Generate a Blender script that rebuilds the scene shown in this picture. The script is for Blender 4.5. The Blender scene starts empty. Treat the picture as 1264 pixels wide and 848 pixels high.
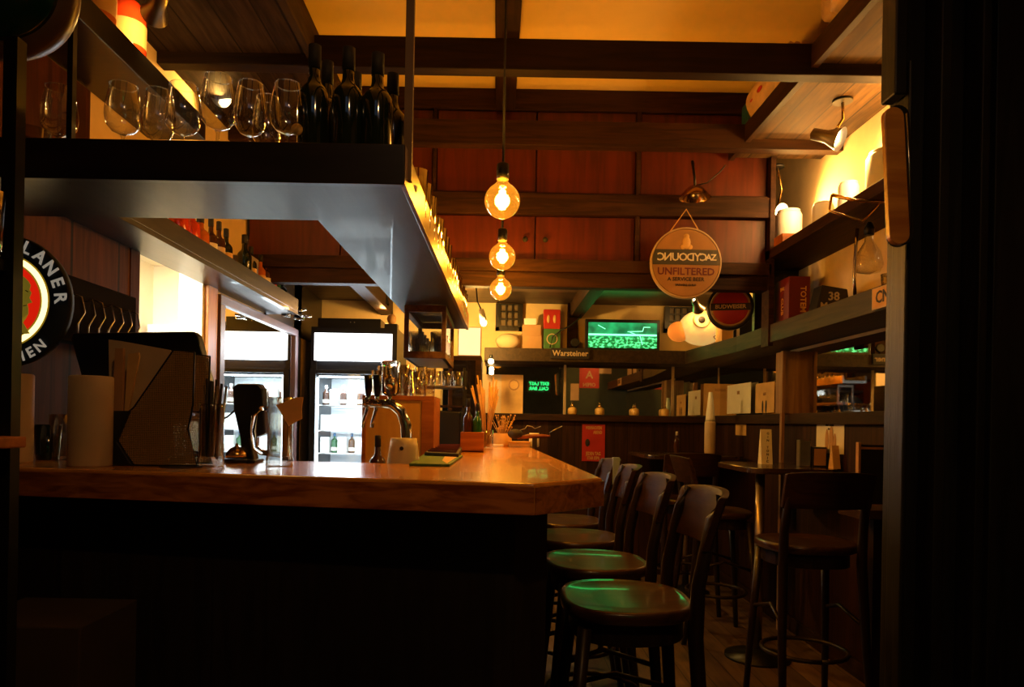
import bpy, bmesh, math, random
from mathutils import Vector, Matrix
random.seed(7)
C = bpy.context.scene.collection
PI = math.pi
F, CX, CY, ROLL, H = 860.0, 612.0, 521.0, 0.018, 1.25
cr, sr = math.cos(ROLL), math.sin(ROLL)
def P(px, py, Y):
    dx, dy = px-CX, py-CY
    u = (dx*cr+dy*sr)/F; v = (-dx*sr+dy*cr)/F
    return Vector((u*Y, Y, H-v*Y))

# ------------------------------------------------------------------ materials
MATS = {}
def lin(c):
    return tuple(((x/255)/12.92 if x/255 <= .04045 else ((x/255+.055)/1.055)**2.4) for x in c)
def newmat(name):
    m = bpy.data.materials.new(name); m.use_nodes = True
    nt = m.node_tree
    return m, nt, nt.nodes['Principled BSDF']
def noise_bump(nt, b, scale=40, strength=.1, dist=.002, stretch=(1,1,1)):
    tc = nt.nodes.new('ShaderNodeTexCoord'); mp = nt.nodes.new('ShaderNodeMapping')
    mp.inputs['Scale'].default_value = stretch
    n = nt.nodes.new('ShaderNodeTexNoise'); n.inputs['Scale'].default_value = scale
    bp = nt.nodes.new('ShaderNodeBump'); bp.inputs['Strength'].default_value = strength; bp.inputs['Distance'].default_value = dist
    nt.links.new(tc.outputs['Object'], mp.inputs[0]); nt.links.new(mp.outputs[0], n.inputs['Vector'])
    nt.links.new(n.outputs['Fac'], bp.inputs['Height']); nt.links.new(bp.outputs[0], b.inputs['Normal'])
    return n
def flat(name, rgb, rough=.5, metal=0., spec=.5, bump=0, var=.15, trans=0, emit=None, es=0, coat=0):
    """painted / plastic / metal surface with faint procedural mottling"""
    if name in MATS: return MATS[name]
    m, nt, b = newmat(name)
    b.inputs['Roughness'].default_value = rough; b.inputs['Metallic'].default_value = metal
    b.inputs['Specular IOR Level'].default_value = spec; b.inputs['Coat Weight'].default_value = coat
    tc = nt.nodes.new('ShaderNodeTexCoord'); n = nt.nodes.new('ShaderNodeTexNoise')
    n.inputs['Scale'].default_value = 9; n.inputs['Detail'].default_value = 5
    nt.links.new(tc.outputs['Object'], n.inputs['Vector'])
    r = nt.nodes.new('ShaderNodeValToRGB')
    r.color_ramp.elements[0].position = .3; r.color_ramp.elements[1].position = .7
    r.color_ramp.elements[0].color = (*[x*(1-var) for x in rgb], 1); r.color_ramp.elements[1].color = (*[min(1, x*(1+var)) for x in rgb], 1)
    nt.links.new(n.outputs['Fac'], r.inputs['Fac']); nt.links.new(r.outputs[0], b.inputs['Base Color'])
    if trans: b.inputs['Transmission Weight'].default_value = trans
    if emit: b.inputs['Emission Color'].default_value = (*emit, 1); b.inputs['Emission Strength'].default_value = es
    if bump: noise_bump(nt, b, 60, bump)
    MATS[name] = m; return m
def wood(name, c1, c2, rough=.4, axis='Y', scale=1., plank=0, gap=(.01,.006,.004), coat=0, plank_axis='X', spec=.5, bump=.15):
    """grain running along axis; optional board joints every «plank» metres across plank_axis"""
    if name in MATS: return MATS[name]
    m, nt, b = newmat(name)
    b.inputs['Roughness'].default_value = rough; b.inputs['Coat Weight'].default_value = coat; b.inputs['Specular IOR Level'].default_value = spec
    tc = nt.nodes.new('ShaderNodeTexCoord'); mp = nt.nodes.new('ShaderNodeMapping')
    s = {'X': (1.2,14,14), 'Y': (14,1.2,14), 'Z': (14,14,1.2)}[axis]
    mp.inputs['Scale'].default_value = tuple(x*scale for x in s)
    nt.links.new(tc.outputs['Object'], mp.inputs[0])
    n = nt.nodes.new('ShaderNodeTexNoise'); n.inputs['Scale'].default_value = 2.2; n.inputs['Detail'].default_value = 8; n.inputs['Distortion'].default_value = .9
    nt.links.new(mp.outputs[0], n.inputs['Vector'])
    r = nt.nodes.new('ShaderNodeValToRGB')
    r.color_ramp.elements[0].position = .36; r.color_ramp.elements[1].position = .64
    r.color_ramp.elements[0].color = (*c2, 1); r.color_ramp.elements[1].color = (*c1, 1)
    nt.links.new(n.outputs['Fac'], r.inputs['Fac'])
    out = r.outputs[0]
    if plank:
        sx = nt.nodes.new('ShaderNodeSeparateXYZ'); nt.links.new(tc.outputs['Object'], sx.inputs[0])
        d = nt.nodes.new('ShaderNodeMath'); d.operation = 'DIVIDE'; d.inputs[1].default_value = plank
        nt.links.new(sx.outputs[plank_axis], d.inputs[0])
        f = nt.nodes.new('ShaderNodeMath'); f.operation = 'FRACT'; nt.links.new(d.outputs[0], f.inputs[0])
        g = nt.nodes.new('ShaderNodeMath'); g.operation = 'LESS_THAN'; g.inputs[1].default_value = .045; nt.links.new(f.outputs[0], g.inputs[0])
        fl = nt.nodes.new('ShaderNodeMath'); fl.operation = 'FLOOR'; nt.links.new(d.outputs[0], fl.inputs[0])
        wn = nt.nodes.new('ShaderNodeTexWhiteNoise'); wn.noise_dimensions = '1D'; nt.links.new(fl.outputs[0], wn.inputs['W'])
        mr = nt.nodes.new('ShaderNodeMapRange'); mr.inputs['To Min'].default_value = .6; mr.inputs['To Max'].default_value = 1.25
        nt.links.new(wn.outputs['Value'], mr.inputs['Value'])
        mu = nt.nodes.new('ShaderNodeVectorMath'); mu.operation = 'SCALE'; nt.links.new(out, mu.inputs[0]); nt.links.new(mr.outputs[0], mu.inputs['Scale'])
        mx = nt.nodes.new('ShaderNodeMix'); mx.data_type = 'RGBA'; nt.links.new(g.outputs[0], mx.inputs['Factor'])
        nt.links.new(mu.outputs[0], mx.inputs['A']); mx.inputs['B'].default_value = (*gap, 1)
        out = mx.outputs['Result']
    nt.links.new(out, b.inputs['Base Color'])
    bp = nt.nodes.new('ShaderNodeBump'); bp.inputs['Strength'].default_value = bump; bp.inputs['Distance'].default_value = .003
    nt.links.new(n.outputs['Fac'], bp.inputs['Height']); nt.links.new(bp.outputs[0], b.inputs['Normal'])
    MATS[name] = m; return m
def emis(name, rgb, st):
    if name in MATS: return MATS[name]
    m, nt, b = newmat(name); b.inputs['Base Color'].default_value = (*rgb, 1)
    b.inputs['Emission Color'].default_value = (*rgb, 1); b.inputs['Emission Strength'].default_value = st
    MATS[name] = m; return m
def glass(name, tint=(1,1,1), rough=.02, gloss=.9, emit=0, ecol=(1,.5,.1), edge=.5):
    """thin clear wall: transparent with fresnel reflections"""
    if name in MATS: return MATS[name]
    m = bpy.data.materials.new(name); m.use_nodes = True; nt = m.node_tree; nt.nodes.clear()
    o = nt.nodes.new('ShaderNodeOutputMaterial'); t = nt.nodes.new('ShaderNodeBsdfTransparent'); t.inputs[0].default_value = (*tint, 1)
    g = nt.nodes.new('ShaderNodeBsdfGlossy'); g.inputs['Color'].default_value = (gloss,gloss,gloss,1); g.inputs['Roughness'].default_value = rough
    lw = nt.nodes.new('ShaderNodeLayerWeight'); lw.inputs['Blend'].default_value = edge
    p = nt.nodes.new('ShaderNodeMath'); p.operation = 'POWER'; p.inputs[1].default_value = 1.6
    a = nt.nodes.new('ShaderNodeMath'); a.operation = 'MULTIPLY_ADD'; a.inputs[1].default_value = .80; a.inputs[2].default_value = .09
    nt.links.new(lw.outputs['Facing'], p.inputs[0]); nt.links.new(p.outputs[0], a.inputs[0])
    mx = nt.nodes.new('ShaderNodeMixShader'); nt.links.new(a.outputs[0], mx.inputs[0]); nt.links.new(t.outputs[0], mx.inputs[1]); nt.links.new(g.outputs[0], mx.inputs[2])
    out = mx.outputs[0]
    if emit:
        e = nt.nodes.new('ShaderNodeEmission'); e.inputs[0].default_value = (*ecol, 1); e.inputs[1].default_value = emit
        ad = nt.nodes.new('ShaderNodeAddShader'); nt.links.new(out, ad.inputs[0]); nt.links.new(e.outputs[0], ad.inputs[1]); out = ad.outputs[0]
    nt.links.new(out, o.inputs[0]); MATS[name] = m; return m

M = {}
M['floor'] = wood('floor_boards', (.16,.095,.05), (.09,.052,.028), .45, 'Y', 1, plank=.12)
M['black_wood'] = wood('black_stained_wood', (.012,.009,.007), (.006,.005,.004), .32, 'X')
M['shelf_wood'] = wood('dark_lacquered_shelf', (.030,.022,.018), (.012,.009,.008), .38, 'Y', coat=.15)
M['shelf_edge'] = wood('lit_lacquered_shelf_edge', (.26,.125,.035), (.15,.065,.018), .3, 'Y', coat=.3)  # lighter copy of the shelf wood, pendant light put into the colour
M['beam'] = wood('old_brown_beam', (.050,.020,.008), (.022,.009,.004), .6, 'X', spec=.15)
M['beam_y'] = wood('old_brown_beam_lengthwise', (.040,.016,.006), (.018,.008,.003), .6, 'Y', spec=.15)
M['post'] = wood('old_black_post', (.014,.013,.012), (.006,.006,.006), .5, 'Z', bump=.6, spec=.3)
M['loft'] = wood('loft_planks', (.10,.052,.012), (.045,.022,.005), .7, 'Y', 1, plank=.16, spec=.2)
M['alcove'] = wood('alcove_ceiling_planks', (.09,.05,.025), (.045,.024,.012), .5, 'X', 1, plank=.14, plank_axis='Y')
M['mahogany'] = wood('mahogany_door', (.11,.017,.004), (.06,.010,.0025), .42, 'Z', .6, spec=.35)
M['wainscot'] = wood('dark_wainscot', (.045,.016,.006), (.024,.009,.004), .6, 'Z', 1, plank=.11, plank_axis='X', spec=.15)
M['wainscot_y'] = wood('dark_wainscot_side', (.045,.016,.006), (.024,.009,.004), .6, 'Z', 1, plank=.11, plank_axis='Y', spec=.15)
M['panel_left'] = wood('brown_wall_panelling', (.075,.020,.006), (.035,.010,.003), .65, 'Z', 1, plank=.3, plank_axis='Y', spec=.08)
M['counter'] = wood('orange_lacquered_oak', (.68,.30,.035), (.46,.17,.014), .26, 'X', .8, coat=.3, bump=.06)
M['counter_edge'] = wood('orange_oak_edge', (.50,.17,.035), (.20,.05,.010), .3, 'X', 1.6, coat=.3)
M['counter_base'] = wood('bar_front_boards', (.020,.014,.011), (.010,.007,.005), .5, 'Z', 1, plank=.14)
M['seat'] = wood('dark_seat_wood', (.060,.024,.010), (.03,.012,.006), .3, 'X', coat=.4)
M['back'] = wood('dark_backrest_wood', (.045,.018,.008), (.022,.010,.005), .5, 'Y', spec=.12)
M['chair'] = wood('dark_chair_wood', (.022,.011,.006), (.011,.006,.004), .4, 'Z', coat=.1, spec=.3)
M['table'] = wood('dark_table_wood', (.06,.03,.018), (.03,.015,.009), .26, 'X', coat=.3)
M['box_wood'] = wood('orange_box_wood', (.48,.15,.025), (.32,.09,.015), .45, 'X', spec=.3)
M['box_panel'] = wood('light_box_panel', (.74,.40,.09), (.62,.31,.06), .55, 'Z', .5, spec=.25)
M['orange_wood'] = wood('orange_varnished_wood', (.62,.27,.05), (.38,.13,.02), .3, 'X', .9, coat=.4)
M['jamb'] = wood('orange_jamb_wood', (.6,.26,.05), (.45,.17,.03), .4, 'Z')
M['cream'] = flat('cream_plaster', (.78,.57,.27), .8, bump=.1, var=.06)
M['ceil'] = flat('ochre_painted_ceiling', (.92,.66,.20), .8, bump=.05, var=.02)
M['kitchen'] = flat('white_kitchen_paint', (.85,.80,.68), .55, var=.03)
M['white'] = flat('white_paint', (.8,.78,.72), .5, var=.05)
M['paper'] = flat('white_paper', (.78,.72,.6), .8, var=.05)
M['beige'] = flat('beige_paper', (.55,.40,.24), .85, var=.08, bump=.15)
M['kraft'] = flat('kraft_paper', (.62,.36,.12), .8, var=.15)
M['card'] = flat('brown_cardboard', (.45,.24,.10), .85, var=.1)
M['black'] = flat('black_plastic', (.010,.010,.011), .35, var=.2)
M['blackm'] = flat('black_metal', (.008,.008,.009), .4, metal=.3, var=.2)
M['rubber'] = flat('black_rubber', (.012,.012,.012), .7)
M['chrome'] = flat('polished_chrome', (.8,.78,.74), .12, metal=1, var=.03)
M['brass'] = flat('aged_brass', (.62,.38,.12), .22, metal=1, var=.15)
M['steel'] = flat('brushed_steel', (.5,.48,.45), .3, metal=1, var=.05)
M['red'] = flat('red_print', (.45,.02,.015), .45, var=.1)
M['dred'] = flat('dark_red_card', (.15,.008,.008), .55, var=.12)
M['green'] = flat('green_print', (.05,.16,.04), .5, var=.1)
M['dgreen'] = flat('dark_green_enamel', (.006,.045,.02), .12, var=.2, coat=.5)
M['navy'] = flat('navy_enamel', (.010,.022,.040), .7, var=.2)
M['gold'] = flat('gold_ink', (.75,.45,.12), .4, var=.1)
M['ink'] = flat('dark_ink', (.02,.012,.01), .7)
M['maroon_ink'] = flat('maroon_ink', (.12,.012,.015), .6)
M['cloth'] = flat('cream_cotton_bag', (.62,.42,.25), .95, var=.25, bump=.5)
M['redcloth'] = flat('red_knitted_cloth', (.4,.02,.02), .95, var=.2, bump=.5)
M['blue'] = flat('blue_plastic', (.02,.12,.25), .5)
M['clear'] = glass('clear_glass', (.97,.98,.96))
M['tumbler'] = glass('ribbed_tumbler_glass', (.90,.88,.80), .08, edge=.6)
mg,ntg,bg = newmat('solid_clear_glass'); bg.inputs['Transmission Weight'].default_value=1; bg.inputs['Roughness'].default_value=.03; bg.inputs['IOR'].default_value=1.42; bg.inputs['Base Color'].default_value=(.96,.95,.92,1); noise_bump(ntg,bg,30,.12)
M['thick'] = mg
M['mug'] = glass('clear_mug_glass', (.93,.94,.92), .06, edge=.68)
M['pane'] = glass('window_pane_glass', (.95,.98,1), .01, edge=.2)
M['bulb'] = glass('amber_bulb_glass', (1,.78,.35), .03, emit=.42, ecol=(1,.36,.025), edge=.45)
M['winebottle'] = flat('black_green_bottle_glass', (.008,.014,.007), .08, var=.1, coat=.5)
M['amberbottle'] = flat('amber_spirit', (.5,.12,.01), .1, var=.2, coat=.5)
M['redbottle'] = flat('red_spirit', (.6,.05,.01), .1, var=.2, coat=.5)
M['brownbottle'] = flat('brown_bottle', (.06,.02,.008), .12, coat=.5)
M['greenbottle'] = flat('green_bottle', (.02,.10,.03), .12, coat=.5)
M['mirror'] = flat('mirror_silver', (.86,.86,.82), .012, metal=1, var=0)
M['mirror_dark'] = flat('aged_mirror_silver', (.72,.68,.6), .02, metal=1, var=0)
M['fridgelit'] = emis('backlit_white_sign', (.92,.96,1), 3.2)
M['lightbox'] = emis('backlit_cream_sign', (1,.80,.46), .95)
M['fil'] = emis('glowing_filament', (1,.55,.15), 45)
M['hot'] = emis('hot_lamp_face', (1,.72,.35), 30)
M['tube'] = emis('cool_light_tube', (.85,.95,1), 14)
M['led'] = emis('green_led', (.03,1,.25), 2.5)
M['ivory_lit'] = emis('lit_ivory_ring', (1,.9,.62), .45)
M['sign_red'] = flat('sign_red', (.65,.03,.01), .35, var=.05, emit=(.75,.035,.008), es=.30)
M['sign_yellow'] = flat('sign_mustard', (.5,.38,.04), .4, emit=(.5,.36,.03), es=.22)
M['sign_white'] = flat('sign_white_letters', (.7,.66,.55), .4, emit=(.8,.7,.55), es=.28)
M['fish'] = flat('lantern_paper', (.85,.55,.2), .7, emit=(1,.62,.18), es=.55, var=.25)

# ------------------------------------------------------------------ geometry helpers
class MB:
    def __init__(s): s.bm = bmesh.new()
    def box(s, x0,x1,y0,y1,z0,z1):
        v = [s.bm.verts.new(p) for p in ((x0,y0,z0),(x1,y0,z0),(x1,y1,z0),(x0,y1,z0),(x0,y0,z1),(x1,y0,z1),(x1,y1,z1),(x0,y1,z1))]
        for f in ((3,2,1,0),(4,5,6,7),(0,1,5,4),(1,2,6,5),(2,3,7,6),(3,0,4,7)): s.bm.faces.new([v[i] for i in f])
        return s
    def cbox(s, c, d, rot=None):
        n = len(s.bm.verts); s.bm.verts.ensure_lookup_table()
        before = set(s.bm.verts)
        s.box(-d[0]/2,d[0]/2,-d[1]/2,d[1]/2,-d[2]/2,d[2]/2)
        new = [v for v in s.bm.verts if v not in before]
        mt = Matrix.Translation(c) @ (rot.to_4x4() if rot else Matrix.Identity(4))
        for v in new: v.co = mt @ v.co
        return s
    def prism(s, poly, z0, z1, plane='XY'):
        """poly 2D extruded from z0 to z1 along third axis"""
        def mk(a,b,c): return {'XY': (a,b,c), 'XZ': (a,c,b), 'YZ': (c,a,b)}[plane]
        lo = [s.bm.verts.new(mk(a,b,z0)) for a,b in poly]; hi = [s.bm.verts.new(mk(a,b,z1)) for a,b in poly]
        n = len(poly)
        try:
            s.bm.faces.new(lo[::-1]); s.bm.faces.new(hi)
        except ValueError: pass
        for i in range(n): s.bm.faces.new((lo[i], lo[(i+1)%n], hi[(i+1)%n], hi[i]))
        return s
    def lathe(s, prof, c=(0,0,0), seg=24, axis='Z', cap=True, rot=None):
        """prof: (radius, height)"""
        rings = []
        R = {'Z': Matrix.Identity(3), 'Y': Matrix.Rotation(PI/2,3,'X'), 'X': Matrix.Rotation(PI/2,3,'Y')}[axis]
        if rot is not None: R = rot
        for r,h in prof:
            if r < 1e-6: rings.append([s.bm.verts.new(R @ Vector((0,0,h)) + Vector(c))])
            else: rings.append([s.bm.verts.new(R @ Vector((r*math.cos(2*PI*i/seg), r*math.sin(2*PI*i/seg), h)) + Vector(c)) for i in range(seg)])
        for a,b in zip(rings, rings[1:]):
            for i in range(seg):
                j = (i+1)%seg
                if len(a)==1 and len(b)==1: break
                if len(a)==1: f = s.bm.faces.new((a[0], b[j], b[i]))
                elif len(b)==1: f = s.bm.faces.new((a[i], a[j], b[0]))
                else: f = s.bm.faces.new((a[i], a[j], b[j], b[i]))
                f.smooth = True
        if cap:
            if len(rings[0])>1: s.bm.faces.new(rings[0][::-1])
            if len(rings[-1])>1: s.bm.faces.new(rings[-1])
        return s
    def tube(s, pts, r, seg=10, radii=None):
        pts = [Vector(p) for p in pts]; rings = []
        up = Vector((0,0,1))
        for k,p in enumerate(pts):
            d = (pts[min(k+1,len(pts)-1)]-pts[max(k-1,0)]).normalized()
            ref = up if abs(d.dot(up))<.95 else Vector((1,0,0))
            a = d.cross(ref).normalized(); b = d.cross(a).normalized()
            rr = radii[k] if radii else r
            rings.append([s.bm.verts.new(p + a*rr*math.cos(2*PI*i/seg) + b*rr*math.sin(2*PI*i/seg)) for i in range(seg)])
        for a,b in zip(rings, rings[1:]):
            for i in range(seg):
                f = s.bm.faces.new((a[i],a[(i+1)%seg],b[(i+1)%seg],b[i])); f.smooth = True
        s.bm.faces.new(rings[0][::-1]); s.bm.faces.new(rings[-1])
        return s
    def bar(s, p, q, w, t):
        """rectangular bar p->q, w across, t thick"""
        p, q = Vector(p), Vector(q); d = (q-p); L = d.length; d.normalize()
        ref = Vector((0,1,0)) if abs(d.y)<.9 else Vector((0,0,1))
        a = d.cross(ref).normalized(); b = a.cross(d).normalized()
        R = Matrix((a,b,d)).transposed()
        return s.cbox((p+q)/2, (w,t,L), R)
    def ball(s, c, r, sc=(1,1,1), seg=20):
        n0 = set(s.bm.verts)
        bmesh.ops.create_uvsphere(s.bm, u_segments=seg, v_segments=seg//2+2, radius=r)
        for v in s.bm.verts:
            if v not in n0:
                v.co = Vector((v.co.x*sc[0], v.co.y*sc[1], v.co.z*sc[2])) + Vector(c)
                for f in v.link_faces: f.smooth = True
        return s
    def build(s, name, mat, parent=None, bevel=0, kind=None, xf=None):
        me = bpy.data.meshes.new(name)
        bmesh.ops.recalc_face_normals(s.bm, faces=s.bm.faces)
        if xf is not None: s.bm.transform(xf)
        s.bm.to_mesh(me); s.bm.free()
        if mat is not None: me.materials.append(mat)
        o = bpy.data.objects.new(name, me); C.objects.link(o)
        if parent: o.parent = parent
        if kind: o['kind'] = kind
        if bevel:
            md = o.modifiers.new('bevel', 'BEVEL'); md.width = bevel; md.segments = 2; md.limit_method = 'ANGLE'; md.angle_limit = math.radians(40)
        return o
def thing(name, label, cat, loc=(0,0,0), rotz=0, group=None):
    o = bpy.data.objects.new(name, None); C.objects.link(o); o.empty_display_size = .05
    o.location = loc; o.rotation_euler = (0,0,rotz); o['label'] = label; o['category'] = cat
    if group: o['group'] = group
    return o
def tag(o, label, cat, group=None):
    o['label'] = label; o['category'] = cat
    if group: o['group'] = group
    return o
def struct(name, mb, mat, bevel=0): return mb.build(name, mat, None, bevel, 'structure')
def dup(root, loc, rotz, label, group=None, scale=None):
    r = root.copy(); C.objects.link(r); r.location = loc; r.rotation_euler = (0,0,rotz); r['label'] = label
    if group: r['group'] = group
    if scale: r.scale = scale
    def kids(a, b):
        for ch in list(a.children):
            c = ch.copy(); C.objects.link(c); c.parent = b; kids(ch, c)
    kids(root, r)
    return r
def shift(o, x):  # recolour a copied part
    pass
def text_mesh(txt, size, depth=.001, mirror=False, spacing=1., bold=0.):
    cu = bpy.data.curves.new('lettering', 'FONT'); cu.body = txt; cu.size = size; cu.extrude = depth; cu.align_x = 'CENTER'; cu.align_y = 'CENTER'
    cu.space_character = spacing; cu.resolution_u = 2; cu.offset = bold
    ob = bpy.data.objects.new('lettering', cu); C.objects.link(ob)
    bpy.context.view_layer.update()
    me = bpy.data.meshes.new_from_object(ob.evaluated_get(bpy.context.evaluated_depsgraph_get()))
    bpy.data.objects.remove(ob); bpy.data.curves.remove(cu)
    if mirror: me.transform(Matrix.Diagonal((-1,1,1,1))); me.flip_normals()
    return me
def text(lines, mat, parent, name='lettering', facing='-Y', origin=(0,0,0)):
    """lines: (string, x, z, size, mirror/xscale) laid on the plane facing -Y (or -X for right wall), joined to ONE mesh"""
    bm = bmesh.new()
    for ln in lines:
        s, x, z, size = ln[:4]; xs = ln[4] if len(ln) > 4 else 1.; rot = ln[5] if len(ln) > 5 else 0.
        me = text_mesh(s, size, bold=size*.02)
        me.transform(Matrix.Translation((x, z, 0)) @ Matrix.Rotation(rot, 4, 'Z') @ Matrix.Diagonal((xs,1,1,1)))
        bm.from_mesh(me); bpy.data.meshes.remove(me)
    R = Matrix.Rotation(PI/2, 4, 'X')                       # XY -> XZ, facing -Y
    if facing == '-X': R = Matrix.Rotation(-PI/2, 4, 'Z') @ R
    if facing == '+X': R = Matrix.Rotation(PI/2, 4, 'Z') @ R
    if facing == '+Y': R = Matrix.Rotation(PI, 4, 'Z') @ R
    bm.transform(Matrix.Translation(origin) @ R)
    me = bpy.data.meshes.new(name); bm.to_mesh(me); bm.free(); me.materials.append(mat)
    o = bpy.data.objects.new(name, me); C.objects.link(o); o.parent = parent
    return o
def light(kind, loc, power, col, size=.05, target=None, spot=None, blend=.5, shape=None, name='light'):
    l = bpy.data.lights.new(name, kind); l.energy = power; l.color = col
    if kind == 'AREA':
        l.size = size if not shape else shape[0]
        if shape: l.shape = 'RECTANGLE'; l.size_y = shape[1]
    else: l.shadow_soft_size = size
    if kind == 'SPOT': l.spot_size = spot or 1.2; l.spot_blend = blend
    o = bpy.data.objects.new(name, l); C.objects.link(o); o.location = loc
    if target is not None: o.rotation_euler = (Vector(target)-Vector(loc)).to_track_quat('-Z', 'Y').to_euler()
    return o

XL, XR, YB, YF, ZC = -1.49, 1.87, 5.85, -1.3, 3.2
YCAB = 4.07
# ------------------------------------------------------------------ the setting
struct('floor', MB().box(-2.4,2.1,YF-.1,YB+.1,-.1,0), M['floor'])
struct('ceiling', MB().box(XL-.1,XR+.1,YF-.1,YB+.1,ZC,ZC+.1), M['ceil'])
w = MB(); w.box(XL-.12,XL,YF,2.86,0,ZC).box(XL-.12,XL,3.54,YB,0,ZC).box(XL-.12,XL,2.86,3.54,2.06,ZC)
struct('wall_left', w, M['cream'])
struct('wall_right', MB().box(XR,XR+.12,YF,YB,0,ZC), M['cream'])
struct('wall_back', MB().box(XL-.12,XR+.12,YB,YB+.12,0,ZC), M['cream'])
struct('wall_front', MB().box(XL-.12,XR+.12,YF-.12,YF,0,ZC), flat('dark_green_wall', (.03,.045,.03), .7))
# lit kitchen recess behind the opening in the left wall
k = MB(); k.box(XL-.12,XL-.001,3.515,3.539,0,2.055).box(-2.0,-1.93,2.4,4.0,0,2.16).box(-1.93,XL-.12,3.9,3.97,0,2.16).box(-1.93,XL-.12,2.4,2.47,0,2.16).box(-2.0,XL-.12,2.4,3.97,2.09,2.16)
struct('wall_kitchen', k, M['kitchen'])
kc = thing('kitchen_cupboard', 'cream kitchen cupboard fronts seen through the bright opening beside the mirror', 'cupboard', (-1.72,3.8,0))
MB().box(-.19,.10,0,.09,1.0,1.75).build('cupboard_body', M['kitchen'], kc)
MB().box(-.18,.09,-.02,0,1.40,1.73).build('door', M['kitchen'], kc, .004)
MB().box(-.18,.09,-.02,0,1.02,1.39).build('door', M['kitchen'], kc, .004)
# timber jambs of the opening, panelling
struct('trim_1', MB().box(XL,XL+.02,3.54,3.66,0,1.93), M['jamb'], .003)
struct('trim_2', MB().box(XL,XL+.015,YF,2.80,0,1.92).box(XL,XL+.015,YF,2.50,1.92,2.41).box(XL,XL+.018,2.79,2.86,0,1.95), M['panel_left'])
struct('trim_26', MB().box(XL,XL+.012,5.06,5.25,0,2.25).box(XL,XL+.012,4.45,YB,1.86,2.25), M['black_wood'])
struct('trim_3', MB().box(XL,XR,YB-.03,YB,0,1.27), M['wainscot'])
struct('trim_4', MB().box(XR-.03,XR,YF,YB-.03,0,1.27), M['wainscot_y'])
struct('trim_5', MB().box(XL,XR,YB-.07,YB,1.27,1.325), M['beam'], .004)
struct('trim_6', MB().box(XR-.07,XR,1.6,YB-.07,1.27,1.335), M['beam_y'], .004)
struct('baseboard_right', MB().box(XR-.045,XR-.03,1.6,YB-.1,0,.09), M['beam_y'], .003)
# ceiling timbers
for n, (y0, y1, z0, z1) in enumerate(((3.0,3.07,2.77,2.905),(3.80,3.87,2.765,2.90))):
    struct('trim_%d' % (7+n), MB().box(XL,XR,y0,y1,z0,z1), M['beam'] if n else wood('shaded_front_beam', (.022,.010,.005), (.010,.005,.003), .6, 'X', spec=.15), .004)  # front beam is a darker copy, its unlit face put into the colour
struct('trim_9', MB().box(-.035,.08,YF,YCAB,3.07,ZC), M['beam_y'], .004)
struct('trim_10', MB().box(-1.0,-.93,YF,YCAB,3.02,ZC), M['beam_y'], .004)
# loft planks left and right under the ceiling
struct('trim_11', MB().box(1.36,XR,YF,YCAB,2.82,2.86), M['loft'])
struct('trim_25', MB().box(1.33,1.36,YF,YCAB,2.80,2.90), M['beam_y'], .002)
struct('trim_12', MB().box(XL,-.84,YF,YCAB,2.82,2.86).box(-.84,-.81,YF,YCAB,2.80,2.90), wood('shaded_loft_planks', (.045,.028,.02), (.018,.011,.008), .75, 'Y', 1, plank=.16, spec=.1))  # left planks darkened, the shade there is part of their colour
# overhead cabinet wall: rails and stiles are the frame, doors are cabinets
struct('trim_13', MB().box(XL,1.585,YCAB-.02,YCAB+.08,2.465,2.585).box(XL,1.585,YCAB-.005,YCAB+.02,2.585,2.595), M['beam'], .003)
struct('trim_14', MB().box(XL,1.585,YCAB-.03,YCAB+.08,2.13,2.20).box(XL,1.585,YCAB,YCAB+.08,2.045,2.13), M['beam'], .003)
struct('trim_15', MB().box(XL,XR,YCAB,YCAB+.08,3.08,ZC), M['beam'], .003)
struct('ceiling.001', MB().box(XL,XR,YCAB+.22,YB,2.25,2.29), M['alcove'])
struct('trim_16', MB().box(.60,.70,YCAB+.22,YB,2.13,2.25).box(-.98,-.88,YCAB+.22,YB,2.13,2.25), M['beam_y'], .003)
struct('trim_17', MB().box(1.57,1.60,YCAB-.03,YCAB+.08,1.72,3.08), M['beam'], .002)
struct('trim_18', MB().box(1.60,XR,4.34,4.38,1.84,2.25), M['black_wood'])
def cab(x0, x1, z0, z1, nd, label, knob):
    t = thing('overhead_cabinet', label, 'cabinet', ((x0+x1)/2, YCAB+.02, z0))
    w = x1-x0; h = z1-z0
    MB().box(-w/2,w/2,.03,.19,0,h).build('cabinet_body', M['beam'], t)
    for i in range(nd):
        a = -w/2+.004 + i*w/nd; b = a+w/nd-.008
        d = MB().box(a,b,0,.03,.004,h-.004).build('door', M['mahogany'], t, .003)
        if knob:
            kx = (b-.055) if i == 0 and nd == 2 else a+.055
            MB().lathe([(.004,0),(.008,.006),(.015,.014),(.016,.022),(.009,.028),(0,.029)], (kx,0,.12), 14, rot=Matrix.Rotation(PI/2,3,'X')).build('knob', M['rubber'], d)
zt, zl = 2.595, 2.20
x662, x787, x943 = P(662,290,YCAB).x, P(787,290,YCAB).x, 1.57
x536 = x662-(x787-x662)
cab(x536, x787-.012, zl, 2.465, 2, 'mahogany two-door overhead cabinet with dark knobs behind the pendant bulbs', True)
cab(x787+.012, x943, zl, 2.465, 1, 'mahogany overhead cabinet front with a warm glow, behind the round unfiltered sign', False)
cab(XL+.02, x536-.02, zl, 2.465, 2, 'dark overhead cabinet over the fridge, partly hidden by the hanging shelf', False)
cab(x536, x787-.012, zt, 3.08, 2, 'upper row overhead cabinet above the cabinet with two knobs', False)
cab(x787+.012, x943, zt, 3.08, 1, 'upper row overhead cabinet above the spot lamp at right', False)
cab(XL+.02, x536-.02, zt, 3.08, 2, 'upper row overhead cabinet behind the wine bottles', False)
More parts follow.
